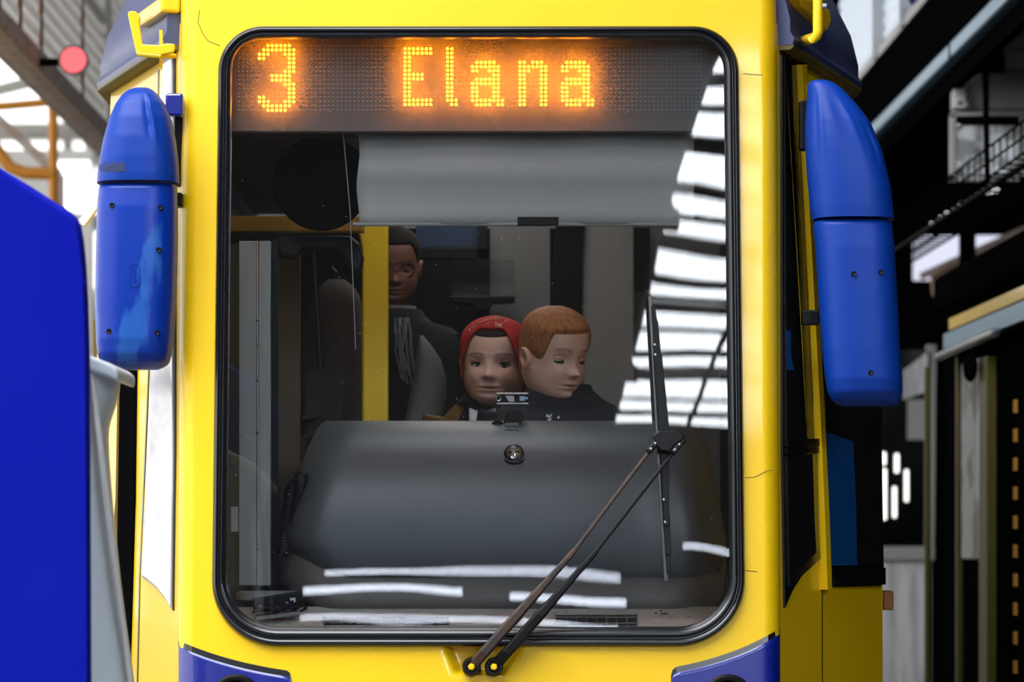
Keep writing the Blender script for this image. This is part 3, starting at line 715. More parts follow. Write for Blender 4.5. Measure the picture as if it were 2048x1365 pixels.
# --- partition behind the driver's place
YP = 2.35
part = MB().pbox(1166, 1268, 440, 1130, YP, YP+.03).build('partition', M['lightlining'], tram, bevel=.004); part['label'] = 'pale grey partition panel behind the ginger-haired boy'
MB().prism([P(x, y, YP-.02) for x, y in ((1112, 440), (1168, 440), (1160, 620), (1146, 1130), (1092, 1130), (1104, 620))], (0, .04, 0)).build('slanted_post', M['darklining'], part)
MB().pbox(980, 1100, 440, 1130, YP+.02, YP+.05).build('panel', M['greylining'], part)
MB().pbox(956, 975, 440, 1130, YP-.06, YP-.02).build('black_post', M['blackplastic'], part)
MB().pbox(832, 978, 495, 519, YP-.06, YP-.02).build('black_rail', M['blackplastic'], part, bevel=.004)
MB().pbox(832, 960, 440, 494, YP, YP+.02).build('navy_strip', M['navystrip'], part)
MB().pbox(904, 1030, 520, 592, YP-.10, YP-.095).build('pane', M['clear'], part)
o = MB(); o.prism([P(x, y, YP-.12) for x, y in ((898, 592), (1030, 592), (1030, 606), (985, 608), (978, 622), (950, 622), (944, 610), (906, 606))], (0, .04, 0)); o.build('pane_holder', M['blackplastic'], part, bevel=.004)
MB().pbox(1268, 1440, 440, 1130, YP+.1, YP+.13).build('panel', M['greylining'], part)
MB().pbox(1268, 1300, 455, 580, YP-.02, YP+.02).build('dark_pillar', M['darklining'], part)
MB().pbox(770, 960, 520, 1130, YP+.3, YP+.33).build('panel', M['darklining'], part)
# --- driver seat
rows = [(672, 838, 846, .3), (690, 836, 862, .7), (720, 832, 882, 1), (760, 826, 893, 1.05), (800, 818, 892, 1.05), (860, 806, 880, 1), (1000, 790, 900, 1), (1150, 780, 910, 1)]
st = MB(); rings = []
for py, l, r, ds in rows:
    cx = (l+r)/2; hw = (r-l)/2
    rings.append([Vector((P(cx+hw*math.copysign(abs(math.cos(a))**.7, math.cos(a)), py, 1.45).x, 1.45-.06*ds*math.sin(a), P(cx, py, 1.45).z)) for a in [2*PI*i/28 for i in range(28)]])
seat = st.loft(rings).build('driver_seat', M['seat'], tram, smooth=60); seat['label'] = 'grey curved seat back beside the yellow post'
a = P(845, 1150, 1.45); MB().box(a.x-.2, a.x+.2, 1.3, 1.75, a.z-.06, a.z+.05).build('seat_cushion', M['seat'], seat, bevel=.03, seg=3)
MB().lathe((a.x, 1.5, .9), (0, 0, 1), [(.18, 0), (.18, .03), (.05, .05), (.05, a.z-.94)], 24).build('seat_base', M['blackplastic'], seat, smooth=40)

# --- dashboard hood
hood = [(0, .70, 880, 672, 1376), (1, .64, 856, 664, 1384), (2, .58, 850, 655, 1390), (3, .51, 856, 645, 1396), (4, .44, 876, 633, 1404), (5, .38, 912, 617, 1413), (6, .335, 965, 600, 1424), (7, .31, 1030, 584, 1436), (8, .305, 1080, 578, 1444), (9, .31, 1112, 598, 1444), (10, .325, 1138, 628, 1432), (11, .35, 1149, 652, 1414), (12, .42, 1150, 662, 1405)]
NV, NU = 48, 64; grid = []
for j in range(NV+1):
    y, py, l, r = stable(hood, 12*j/NV); row = []
    for i in range(NU+1):
        u = i/NU; u2 = .5-.5*math.cos(PI*u)*(.6+.4*abs(math.cos(PI*u)))
        px = lerp(l, r, u2); e = min(px-l, r-px)
        dy = .13*max(0, 1-e/80)**2.4
        row.append(P(px, py, y+dy))
    grid.append(row)
hd = MB(); hd.loft(grid, False, False, closed=False)
dash = hd.build('dashboard', M['dash'], tram, smooth=60); dash['label'] = 'dark grey moulded dashboard hood behind the windshield'
sm = dash.modifiers.new('solid', 'SOLIDIFY'); sm.thickness = .02; sm.offset = 0
low = [(0, .50, 1066, 560, 1436), (1, .44, 1082, 552, 1442), (2, .38, 1110, 549, 1446), (3, .34, 1150, 555, 1446), (4, .315, 1185, 570, 1440), (5, .31, 1208, 592, 1428), (6, .335, 1218, 606, 1416), (7, .40, 1222, 616, 1410)]
grid = []
for j in range(29):
    y, py, l, r = stable(low, 7*j/28); row = []
    for i in range(NU+1):
        px = lerp(l, r, .5-.5*math.cos(PI*i/NU)); e = min(px-l, r-px)
        row.append(P(px, py, y+.15*max(0, 1-e/90)**2.2+.012))
    grid.append(row)
ld = MB().loft(grid, False, False, closed=False).build('lower_console', M['dashlow'], dash, smooth=60)
sm = ld.modifiers.new('solid', 'SOLIDIFY'); sm.thickness = .015; sm.offset = 0
# sill under the glass
def sill(px, py, up=0):
    t = (1268-py)/(1268-1216); y = lerp(.045, .34, t); p = P(px, py, y); return p+Vector((0, -.3*up, up))
a = [sill(470, 1268), sill(1450, 1268), sill(1450, 1214), sill(470, 1214)]
MB().prism(a, (0, 0, -.02)).build('sill', M['cream'], tram)
def vent(x0, x1, y0, y1, n):
    g = MB(); g.prism([sill(x0, y1, .002), sill(x1, y1, .002), sill(x1, y0, .002), sill(x0, y0, .002)], (0, 0, .002)); o = g.build('air_vent', M['blackplastic'], tram)
    for k in range(n+1):
        x = lerp(x0, x1, k/n); MB().bar(sill(x, y1, .005), sill(x, y0, .005), .0025, .004).build('vent_bar', M['greylining'], o)
    for yy in (lerp(y0, y1, .3), lerp(y0, y1, .9)): MB().bar(sill(x0, yy, .006), sill(x1, yy, .006), .003, .003).build('vent_rail', M['greylining'], o)
vent(648, 898, 1238, 1252, 15); vent(1112, 1274, 1234, 1254, 8)
# tiny print on the glass corner
g = MB()
for x0, x1, y in ((1309, 1315, 1228), (1320, 1337, 1229), (1319, 1324, 1223)): fplate(g, [(x0, y-2), (x1, y-2), (x1, y+1), (x0, y+1)], -.004, -.0035)
g.build('glass_mark', M['blackplastic'], tram)
# dark tray in the left corner
MB().prism([sill(462, 1216, -.01), sill(612, 1216, -.01), P(600, 1178, .44), P(462, 1178, .44)], (0, 0, .01)).build('corner_tray', M['blackplastic'], tram)
o = MB(); o.lathe(P(540, 1192, .40), (0, 0, 1), [(.085, -.01), (.085, .006), (.075, .012), (0, .012)], 32); o.build('tray_lid', M['greymetal'], tram, smooth=40)

# ================================================================== SMALL THINGS IN THE CAB
# domed glass compass-like lamp on the dashboard
yd = .40
t = thing('dome_lamp', 'small clear glass dome in a black ring on the dashboard', 'lamp')
c = P(1028, 918, .385); ax = Vector((0, -.72, .69))
MB().lathe(c, ax, [(.040, -.03), (.040, .010), (.037, .016), (.030, .018), (.027, .013), (.0, .013)], 40).build('ring', M['blackplastic'], t, smooth=40)
MB().lathe(c+ax*.012, ax, [(.0265, 0), (.0255, .008), (.021, .017), (.013, .023), (.005, .0255), (0, .026)], 32).build('dome', M['clear'], t, smooth=60)
MB().lathe(c+ax*.010, ax, [(.022, 0), (.02, .006), (.008, .012), (.004, .016), (0, .016)], 24).build('reflector', M['chrome'], t, smooth=40)
# dash camera
t = thing('dash_camera', 'little dash camera with silver edges on a black foot atop the dashboard', 'camera')
Yc = .50
MB().pbox(994, 1056, 790, 808, Yc, Yc+.035).build('body', M['blackgloss'], t, bevel=.003)
for y0 in (786, 806): MB().pbox(993, 1057, y0, y0+3.5, Yc-.002, Yc+.036).build('edge_trim', M['chrome'], t, bevel=.001)
MB().prism([P(x, y, Yc-.001) for x, y in ((1010, 792), (1028, 792), (1029, 804), (1018, 804))], (0, .001, 0)).build('screen', mat('pale_screen', (.55, .53, .58), .2), t)  # plain pale patch on the camera front
MB().pbox(1039, 1050, 793, 802, Yc-.002, Yc).build('blue_label', mat('pale_blue_label', (.32, .52, .8), .4), t)
MB().ell(P(1053, 797, Yc-.001), (.0032, .002, .0032), 10, 6).build('indicator', mat('white_dot', (.9, .9, .9), .4), t)
MB().tube([P(997+5*math.cos(k), 797+5*math.sin(k), Yc-.001) for k in [i*PI/6 for i in range(13)]], .0008, 5).build('lens_ring', M['chrome'], t)
o = MB(); o.prism([P(x, y, Yc+.004) for x, y in ((992, 810), (1055, 810), (1053, 842), (1040, 850), (1004, 850), (992, 838))], (0, .028, 0)); o.build('case', M['clear'], t, bevel=.003)
MB().prism([P(x, y, Yc+.012) for x, y in ((1012, 826), (1040, 820), (1050, 838), (1038, 852), (1006, 850))], (0, .012, 0)).build('holder', M['blackplastic'], t, bevel=.003)
MB().pbox(1010, 1037, 846, 862, Yc-.01, Yc+.02).build('stem', M['greylining'], t, bevel=.002)
MB().pbox(1009, 1038, 860, 874, Yc-.045, Yc-.005).build('foot', M['blackplastic'], t, bevel=.002)
MB().ell(P(995, 852, Yc+.01), (.016, .012, .014), 12, 8).build('knob', M['blackplastic'], t, smooth=60)
# radio handset with coiled lead
t = thing('radio_handset', 'black radio handset with coiled lead clipped to the left of the dashboard', 'handset')
o = MB(); rings = []
for py, cxp, hw, dep in ((944, 601, 9, .008), (950, 602, 14, .015), (965, 602, 15, .018), (985, 600, 14.5, .018), (1000, 597, 13, .016), (1010, 592, 10, .012), (1030, 586, 6, .008), (1050, 582, 4, .006)):
    rings.append([Vector((P(cxp+hw*math.copysign(abs(math.cos(a))**.7, math.cos(a)), py, .40).x, .40-dep*math.sin(a), P(cxp, py, .40).z)) for a in [2*PI*i/20 for i in range(20)]])
o.loft(rings).build('body', M['blackplastic'], t, smooth=50)
MB().pbox(612, 625, 962, 975, .42, .45).build('clip', M['blackplastic'], t, bevel=.003)
MB().pbox(612, 618, 975, 1000, .42, .45).build('clip_leg', M['blackplastic'], t)
path = [(590, 958), (580, 968), (573, 990), (568, 1020), (564, 1055), (559, 1090), (556, 1108)]
cp = []
nn = 300
for i in range(nn+1):
    s_ = i/nn*(len(path)-1); k = min(int(s_), len(path)-2); f_ = s_-k
    c = P(lerp(path[k][0], path[k+1][0], f_), lerp(path[k][1], path[k+1][1], f_), .385); ang = i*2*PI/9
    cp.append(c+Vector((.0065*math.cos(ang), .0065*math.sin(ang), .0006*math.sin(ang))))
MB().tube(cp, .0019, 5).build('coiled_lead', M['blackplastic'], t)
MB().tube([P(556, 1106, .385), P(560, 1117, .385), P(570, 1112, .39), (P(582, 1075, .41)), P(588, 1040, .41)], .005, 8).build('lead_end', M['blackplastic'], t)
# black control box with cables
t = thing('control_box', 'black box with a tangle of cables in the lower left windshield corner', 'box')
o = MB(); o.prism([P(x, y, .20) for x, y in ((503, 1198), (596, 1184), (604, 1190), (606, 1216), (508, 1228))], (0, .07, 0)); o.build('body', M['blackplastic'], t, bevel=.004)
MB().prism([P(x, y, .199) for x, y in ((580, 1197), (591, 1196), (591, 1206), (588, 1206), (587, 1201), (584, 1201), (583, 1207), (580, 1207))], (0, .001, 0)).build('white_symbol', M['whitecloth'], t)
for pts in (((505, 1226), (530, 1216), (560, 1222), (590, 1208), (610, 1202)), ((512, 1231), (545, 1228), (575, 1212), (582, 1204), (574, 1218), (600, 1214)), ((515, 1236), (560, 1230), (600, 1224), (614, 1216)), ((520, 1224), (548, 1214), (578, 1226), (608, 1210))):
    MB().tube([P(x, y, .185-.004*i) for i, (x, y) in enumerate(pts)], .0035, 8).build('cable', M['blackplastic'], t)
for px, py in ((521, 1215), (573, 1208)): MB().ell(P(px, py, .196), (.005, .003, .005), 10, 6).build('screw', M['chrome'], t)
MB().bar(P(510, 1238, .15), P(600, 1226, .17), .03, .008).build('base_plate', M['greylining'], t)
# hanging coat
t = thing('coat', 'grey-brown coat hanging in the cab left of the yellow post', 'coat')
rows = [(560, 655, 690, .3), (572, 640, 706, .6), (595, 624, 720, .9), (650, 604, 724, 1), (750, 598, 724, 1), (850, 597, 724, 1.05), (950, 586, 726, 1.1), (1120, 580, 728, 1.1)]
rings = []
for k in range(40):
    py = lerp(560, 1120, k/39); l, r, ds = stable(rows, py); cx = (l+r)/2; hw = (r-l)/2; ring = []
    for i in range(40):
        a = 2*PI*i/40; fold = 1+.10*math.sin(5*a+py*.01)*sstep(600, 800, py)
        ring.append(Vector((P(cx+hw*math.copysign(abs(math.cos(a))**.8, math.cos(a)), py, 1.45).x, 1.45-.09*ds*fold*math.sin(a), P(cx, py, 1.45).z)))
    rings.append(ring)
MB().loft(rings).build('cloth', M['coat'], t, smooth=60)
MB().tube([P(672, 562, 1.45), P(672, 545, 1.45), P(664, 536, 1.45), P(655, 542, 1.45)], .004, 8).build('hook', M['blackplastic'], t)
MB().bar(P(604, 836, 1.345), P(640, 832, 1.345), .02, .012).build('pocket_flap', M['coat'], t)
MB().tube([P(600, 930, 1.35), P(606, 880, 1.345), P(640, 860, 1.345), P(690, 866, 1.34)], .012, 8).build('fold', M['coat'], t)

# ================================================================== PEOPLE
HT = [(-.62, .46, .30, .34), (-.40, .27, .18, .28), (-.22, .195, .15, .25), (-.06, .20, .17, .26), (-.015, .215, .29, .28), (.03, .265, .36, .30), (.09, .315, .385, .33), (.18, .36, .40, .38), (.28, .378, .41, .43), (.38, .38, .41, .46), (.48, .388, .408, .48), (.58, .392, .415, .49), (.68, .392, .415, .49), (.78, .375, .385, .47), (.87, .32, .31, .40), (.94, .23, .225, .29), (.985, .115, .115, .15), (1.0, .02, .02, .02)]
def head_xyz(th, z, grow=0):
    w_, f_, b_ = stable(HT, z); s_, c_ = math.sin(th), math.cos(th)
    x = w_*math.copysign(abs(s_)**.92, s_); y = -f_*abs(c_)**.95 if c_ > 0 else b_*abs(c_)**.95
    p = Vector((x, y, z))
    if grow:
        c = Vector((0, .03, .45)); p = c+(p-c)*(1+grow)
    return p
def face_d(x, z, adult=0):
    ax = abs(x); d = 0
    d += .088*gau(x, .056)*gau(z-.325, .046)+.042*gau(x, .045)*sstep(.56, .34, z)*sstep(.24, .30, z)
    d += .028*gau(ax-.058, .032)*gau(z-.305, .028)
    d -= .050*gau(ax-.165, .085)*gau(z-.455, .055)
    d += .018*gau(ax-.155, .10)*gau(z-.565, .035)
    d += .026*gau(ax-.20, .10)*gau(z-.29, .09)
    d += .024*gau(x, .105)*gau(z-.192, .020)+.028*gau(x, .09)*gau(z-.140, .020)-.026*gau(x, .125)*gau(z-.167, .0085)
    d -= .014*gau(x, .10)*gau(z-.10, .022)+.010*gau(x, .02)*gau(z-.23, .02)
    d += .030*gau(x, .09)*gau(z-.045, .045)
    return d
def face_y(x, z):
    w_, f_, b_ = stable(HT, z); s_ = min(1, (abs(x)/w_)**(1/.92)); c_ = math.sqrt(max(0, 1-s_*s_))
    return -f_*c_**.95-face_d(x, z)
def make_person(name, label, H, loc, yaw, pitch, roll, skin, hair, hairfn, hairmat, brow=(.10, .045, .02), lids=0.0, feet_z=.90, hat=None, jacket='navy', jm_open=None, sw=.155, shk=.40, back=0, slim=.92, inner=None, leanx=0, eyes=True, adult=False, iris=None, hairgrow=.055):
    t = thing(name, label, 'person')
    R = Matrix.Rotation(yaw, 4, 'Z') @ Matrix.Rotation(pitch, 4, 'X') @ Matrix.Rotation(roll, 4, 'Y')
    T = Matrix.Translation(Vector(loc)) @ R @ Matrix.Diagonal((H*slim, H*(slim+.04), H, 1)) @ Matrix.Translation((0, 0, -.5))
    body = MB(); colr = []
    NA, NZ = 96, 130; rings = []
    for j in range(NZ+1):
        z = lerp(-.42, 1.0, j/NZ); ring = []
        for i in range(NA):
            th = 2*PI*i/NA; p = head_xyz(th, z)
            if math.cos(th) > .05: p.y -= face_d(p.x, z)*sstep(.05, .4, math.cos(th))
            ring.append(p)
            c = Vector(skin); fr = sstep(.1, .5, math.cos(th))
            lip = fr*gau(p.x, .115)*gau(z-.165, .034); c = c.lerp(Vector((skin[0]*.85, skin[1]*.52, skin[2]*.50)), min(1, lip*.8))
            crease = fr*gau(p.x, .12)*gau(z-.167, .007); c = c.lerp(Vector((.05, .015, .012)), crease*.95)
            bl_ = fr*gau(abs(p.x)-.21, .09)*gau(z-.29, .09); c = c.lerp(Vector((skin[0]*1.02, skin[1]*.70, skin[2]*.66)), bl_*.45)
            arch = .565+.02*gau(abs(p.x)-.17, .08)
            bw = fr*gau(z-arch, .018)*sstep(.05, .08, abs(p.x))*sstep(.29, .24, abs(p.x)); c = c.lerp(Vector(brow), min(1, bw*1.0))
            nos = fr*gau(abs(p.x)-.034, .016)*gau(z-.276, .012); c = c.lerp(Vector((.08, .035, .028)), nos*.45)  # nostril shadow painted into the skin colour
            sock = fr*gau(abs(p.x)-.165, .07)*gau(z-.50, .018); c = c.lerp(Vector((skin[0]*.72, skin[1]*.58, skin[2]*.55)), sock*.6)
            colr.append(tuple(c))
        rings.append(ring)
    body.loft(rings)
    # ears
    for sd in (-1, 1):
        er = []; n0 = len(body.v)
        for k, (s_, off) in enumerate(((.55, -.05), (.85, -.02), (1.0, .02), (1.0, .05), (.86, .062), (.70, .048), (.45, .035), (.12, .03))):
            ring = []
            for i in range(24):
                a = 2*PI*i/24; rz = .125*s_*(1 if math.sin(a) > 0 else .95); ry = .082*s_*(1 if math.sin(a) > -.3 else .75)
                ring.append(Vector((sd*(.375+off+.03*max(0, math.sin(a))), .06+ry*math.cos(a)+.02*math.sin(a)+.35*off, .40+rz*math.sin(a))))
            er.append(ring)
        body.loft(er)
        colr += [(skin[0]*1.0, skin[1]*.82, skin[2]*.80)]*(len(body.v)-n0)
    lidm = MB()
    if eyes:
        for sd in (-1, 1):
            x0 = sd*.165; z0 = .452; yf = face_y(x0, z0)
            # upper lid, slid down by lids
            n0 = len(body.v)
            body.ell((x0, yf+.030, z0+.056-.046*lids), (.088, .062, .036+.008*lids), 20, 12); colr += [(skin[0]*.92, skin[1]*.80, skin[2]*.76)]*(len(body.v)-n0)
            n0 = len(body.v)
            body.ell((x0, yf+.036, z0-.056), (.084, .054, .024), 20, 10); colr += [(skin[0]*.92, skin[1]*.80, skin[2]*.76)]*(len(body.v)-n0)
    # neck-down trunk, arms and hands follow the upright body
    body.xf(T)
    base = Vector(loc)-Vector((0, 0, .5*H)); base.x += leanx; base.y += back
    sh = base.z-shk*H                      # shoulder line
    hip = feet_z+(sh-feet_z)*.46
    n0 = len(body.v)
    trunk = [(sh+.20*H, .24*H, .24*H), (sh+.05*H, .34*H, .24*H), (sh-.1, sw*.7, .055), (hip+.15, sw*.65, .06), (hip, sw*.7, .065)]
    rg = [[Vector((base.x+a_*math.cos(q)*1.0, base.y+.03*H+b_*math.sin(q), z)) for q in [2*PI*i/20 for i in range(20)]] for z, a_, b_ in trunk]
    body.loft(rg)
    arms_ = []
    for sd in (-1, 1):
        S_ = Vector((base.x+sd*sw*1.0, base.y+.01, sh-.035)); Eb = Vector((base.x+sd*(sw*1.25), base.y+.03, sh-.22*(1.5 if adult else 1))); Wr = Vector((base.x+sd*(sw*1.1), base.y-.06, sh-.40*(1.5 if adult else 1)))
        arms_.append((S_, Eb, Wr)); k = 1.45 if adult else 1
        body.tube([S_, Eb, Wr], [.036*k, .029*k, .020*k], 12)
        # hand: palm and five fingers of unequal length, slightly curled
        dn = (Wr-Eb).normalized(); fw_ = Vector((0, -1, 0)); fw_ = (fw_-dn*fw_.dot(dn)).normalized(); sdv = dn.cross(fw_)*1
        pc = Wr+dn*.032*k
        body.ell(pc, (.012*k, .022*k, .034*k), 12, 8, rot=Matrix((sdv, fw_, dn)).transposed())
        for q, ln in enumerate((.045, .052, .048, .038)):
            b0_ = Wr+dn*.055*k+fw_*(.016-.011*q)*k; m0 = b0_+dn*ln*.55*k-sdv*.004*k*sd; e0_ = m0+dn*ln*.42*k-sdv*.014*k*sd
            body.tube([b0_-dn*.01, b0_, m0, e0_], [.0055*k, .0055*k, .005*k, .0036*k], 8)
        b0_ = Wr+dn*.018*k+fw_*.018*k; body.tube([b0_-fw_*.008, b0_, b0_+dn*.02*k+fw_*.014*k, b0_+dn*.04*k+fw_*.016*k], [.007*k, .007*k, .006*k, .0042*k], 8)
    for sd in (-1, 1):
        k = 1.45 if adult else 1
        body.tube([Vector((base.x+sd*.065*k, base.y+.02, hip+.03)), Vector((base.x+sd*.07*k, base.y+.01, (hip+feet_z)/2+.02)), Vector((base.x+sd*.07*k, base.y+.03, feet_z+.06))], [.062*k, .046*k, .032*k], 12)
    colr += [tuple(skin)]*(len(body.v)-n0)
    body.c = colr
    body.build('body', M['skin'], t, smooth=80)
    if eyes:
        for sd in (-1, 1):
            x0 = sd*.165; z0 = .452; yf = face_y(x0, z0)
            e = MB().ell((x0, yf+.038, z0), (.084, .062, .056), 20, 14).xf(T).build('eye', M['eyewhite'], t, smooth=80)
            ix = x0+(iris or 0)
            MB().ell((ix, yf-.004, z0-.004-.010*lids), (.036, .024, .036), 16, 10).xf(T).build('iris', M['iris'], e, smooth=80)
            pts = [(x0+.088*math.cos(a), yf-.028+.055*abs(math.cos(a))**2, z0-.004-.024*lids+.028*math.sin(a)*(1-1.3*lids)) for a in [PI*i/12 for i in range(13)]]
            MB().tube([T @ Vector(p) for p in pts], [.006*H+.008*H*math.sin(PI*i/12) for i in range(13)], 6).build('eyelashes', M['hair_brown'], e)
    # hair
    if hairfn:
        rings = []
        for j in range(29):
            s_ = j/28; ring = []
            for i in range(96):
                th = 2*PI*i/96; z0 = hairfn(th); z = lerp(z0, 1.0, s_)
                g = hairgrow*sstep(0, .14, s_)+.004
                ring.append(head_xyz(th, min(z, .999), g))
            rings.append(ring)
        hm = MB().loft(rings, False, True).xf(T).build('hair', hairmat, t, smooth=80)
    return t, T, base, sh, hip, arms_

def torso_garment(t, name, m_, base, sh, hip, H, sw, arms_, neck=.30, grow=0, front_open=None, k=1, sleeves=True):
    """jacket body lofted from collar to hem, with sleeves"""
    rows = [(sh+.26*H, neck*H*.98, neck*H*.95), (sh+.20*H, neck*H*1.05, neck*H), (sh+.10*H, neck*H*1.35, neck*H*1.1), (sh+.02*H, sw*.82, .075*k), (sh-.03, sw*1.02, .088*k), (sh-.08, sw*1.06, .098*k), (sh-.18, sw*1.0, .105*k), (hip+.06, sw*.98, .105*k), (hip-.06, sw*1.0, .108*k)]
    mb = MB(); rings = []
    for z, a_, b_ in rows:
        ring = []
        for i in range(40):
            q = 2*PI*i/40; c_, s_ = math.cos(q), math.sin(q)
            ring.append(Vector((base.x+(a_+grow)*math.copysign(abs(c_)**.85, c_), base.y+.02*H+(b_+grow)*math.copysign(abs(s_)**.85, s_), z)))
        rings.append(ring)
    mb.loft(rings, False, False)
    if sleeves:
        for S_, Eb, Wr in arms_:
            mb.tube([S_+Vector((0, 0, .015)), S_*.6+Eb*.4, Eb, Wr], [.052*k, .050*k, .042*k, .034*k], 16)
    o = mb.build(name, m_, t, smooth=70); return o
def legs(t, base, hip, feet_z, k=1, m_=None):
    for sd in (-1, 1):
        MB().tube([Vector((base.x+sd*.05*k, base.y+.02, hip+.05)), Vector((base.x+sd*.07*k, base.y+.015, (hip+feet_z)/2+.02)), Vector((base.x+sd*.07*k, base.y+.03, feet_z+.05))], [.076*k, .058*k, .046*k], 14).build('trouser_leg', m_ or M['blackcloth'], t, smooth=60)
        MB().ell(Vector((base.x+sd*.07*k, base.y-.02, feet_z+.035)), (.036*k, .095*k, .035), 14, 8).build('shoe', M['blackplastic'], t, smooth=60)

SK = (.64, .40, .32)
# --- boy in the red cap
def fringe_fn(th):
    a = abs((th+PI) % (2*PI)-PI)
    return .80-.02*math.cos(3*th)+(-.30*sstep(.9, 1.6, a))-.40*sstep(1.6, 2.4, a)
loc = P(989, 722, 1.12)
kid1, T1, base, sh, hip, arms_ = make_person('person', 'child in a red cap looking out through the windshield', .222, loc, math.radians(-9), math.radians(3), math.radians(2), SK, None, fringe_fn, M['hair_brown'], brow=(.12, .07, .045), lids=.12, sw=.145, shk=.10, back=.04, slim=.97, iris=.010, hairgrow=.03)
# cap: shell with a rim arching over the forehead, hanging longer on the far side
def cap_fn(th):
    a = (th+PI) % (2*PI)-PI; aa = abs(a)
    side_ = .40 if a > 0 else .52
    return .86-(.86-side_)*sstep(.35, 1.15, aa)-(.34)*sstep(1.2, 1.9, aa)
rings = []
for j in range(-3, 31):
    s_ = max(0, j)/30; ring = []
    for i in range(96):
        th = 2*PI*i/96; z0 = cap_fn(th); z = lerp(z0, 1.0, s_)
        g = {-3: .04, -2: .07, -1: .095}.get(j, .10+.02*math.sin(PI*s_))
        p = head_xyz(th, min(z, .999), g)
        a = (th+PI) % (2*PI)-PI
        p.x += .05*sstep(.8, 1.6, a)*sstep(2.8, 1.8, a)*(1-s_); p += Vector((0, 0, .012*math.sin(7*th+5*s_)*sstep(.05, .3, s_)*(1-s_)))
        ring.append(p)
    rings.append(ring)
capo = MB().loft(rings, False, True).xf(T1).build('cap', M['red'], kid1, smooth=70)
# printed strokes and THE on the cap
def on_cap(th, z): 
    p = head_xyz(th, z, .128); return T1 @ p
for th, z, dth in ((-.45, .905, .10), (-.25, .93, .12), (.05, .95, .16), (.3, .95, .2), (-.62, .86, .08), (.42, .90, .1), (-.1, .90, .05), (.65, .93, .12)):
    MB().tube([on_cap(th+dth*k, z+.012*k) for k in (-1, -.3, .3, 1)], .0011, 6).build('printed_stroke', M['hatprint'], capo)
LT = {'T': [((0, 1), (1, 1)), ((.5, 1), (.5, 0))], 'H': [((0, 0), (0, 1)), ((1, 0), (1, 1)), ((0, .5), (1, .5))], 'E': [((0, 0), (0, 1)), ((0, 1), (1, 1)), ((0, .5), (.8, .5)), ((0, 0), (1, 0))]}
for i, ch in enumerate('THE'):
    mb = MB()
    for a, b in LT[ch]: mb.tube([on_cap(.12+.10*i+.062*q[0], .868-.008*i+.040*q[1]) for q in (a, b)], .0010, 5)
    mb.build('printed_letter', M['hatprint'], capo)
torso_garment(kid1, 'jumper', M['blackcloth'], base, sh, hip, .226, .105, arms_, neck=.34, grow=0, sleeves=False)
jk = torso_garment(kid1, 'jacket', M['mustard'], base+Vector((0, .035, 0)), sh-.006, hip, .226, .150, arms_, neck=.34, grow=.004)
# white bib print on the jumper front
fy = base.y+.02*.226
mb = MB(); cols = []
for i in range(13):
    u = lerp(-.036, .036, i/12); c_ = math.sqrt(1-((u-.032)/.14)**2); xx = base.x-.032+u
    cols.append([Vector((xx, fy-zy*c_-.004, sh+zz-(.012*math.cos(u*40) if k == 0 else 0))) for k, (zz, zy) in enumerate(((.004, .083), (-.03, .094), (-.08, .104), (-.18, .111)))])
mb.loft(cols, False, False, closed=False); o = mb.build('white_bib', M['whitecloth'], kid1, smooth=70)
sm = o.modifiers.new('solid', 'SOLIDIFY'); sm.thickness = .004
legs(kid1, base, hip, .90)

# --- ginger boy
def crew_fn(th):
    a = abs((th+PI) % (2*PI)-PI)
    q = (th+PI) % (2*PI)-PI
    return .755+.035*math.sin(q+.4)-.30*sstep(.78, 1.15, a)+.05*sstep(1.3, 1.6, a)-.34*sstep(1.75, 2.3, a)
loc = P(1110, 704, .88)
kid2, T2, base, sh, hip, arms_ = make_person('person', 'ginger-haired boy in a navy jacket looking down to one side', .230, loc, math.radians(37), math.radians(13), math.radians(0), SK, None, crew_fn, M['hair_ginger'], brow=(.24, .13, .08), lids=.70, sw=.165, shk=.11, back=.048, slim=.885, leanx=.012, iris=.012, hairgrow=.06)
torso_garment(kid2, 'shirt', M['greycloth'], base, sh-.002, hip, .230, .12, arms_, neck=.285, grow=0, sleeves=False, k=.75)
jk = torso_garment(kid2, 'jacket', M['navy'], base+Vector((0, -.004, 0)), sh-.006, hip, .230, .180, arms_, neck=.36, grow=.004)
for px, py, r in ((1117, 836, .005),): MB().lathe(P(px, py, base.y-.112), (0, -1, 0), [(r, -.02), (r, 0), (r*.6, .003), (0, .003)], 14).build('snap_button', M['steel'], jk)
mb = MB(); yb = base.y-.118
for pts in ([(1093, 828), (1099, 832), (1105, 826), (1101, 836), (1092, 834)], [(1094, 838), (1104, 837), (1099, 844)]): mb.prism([P(x, y, yb) for x, y in pts], (0, .006, 0))
mb.build('silver_badge', M['steel'], jk)
legs(kid2, base, hip, .90)

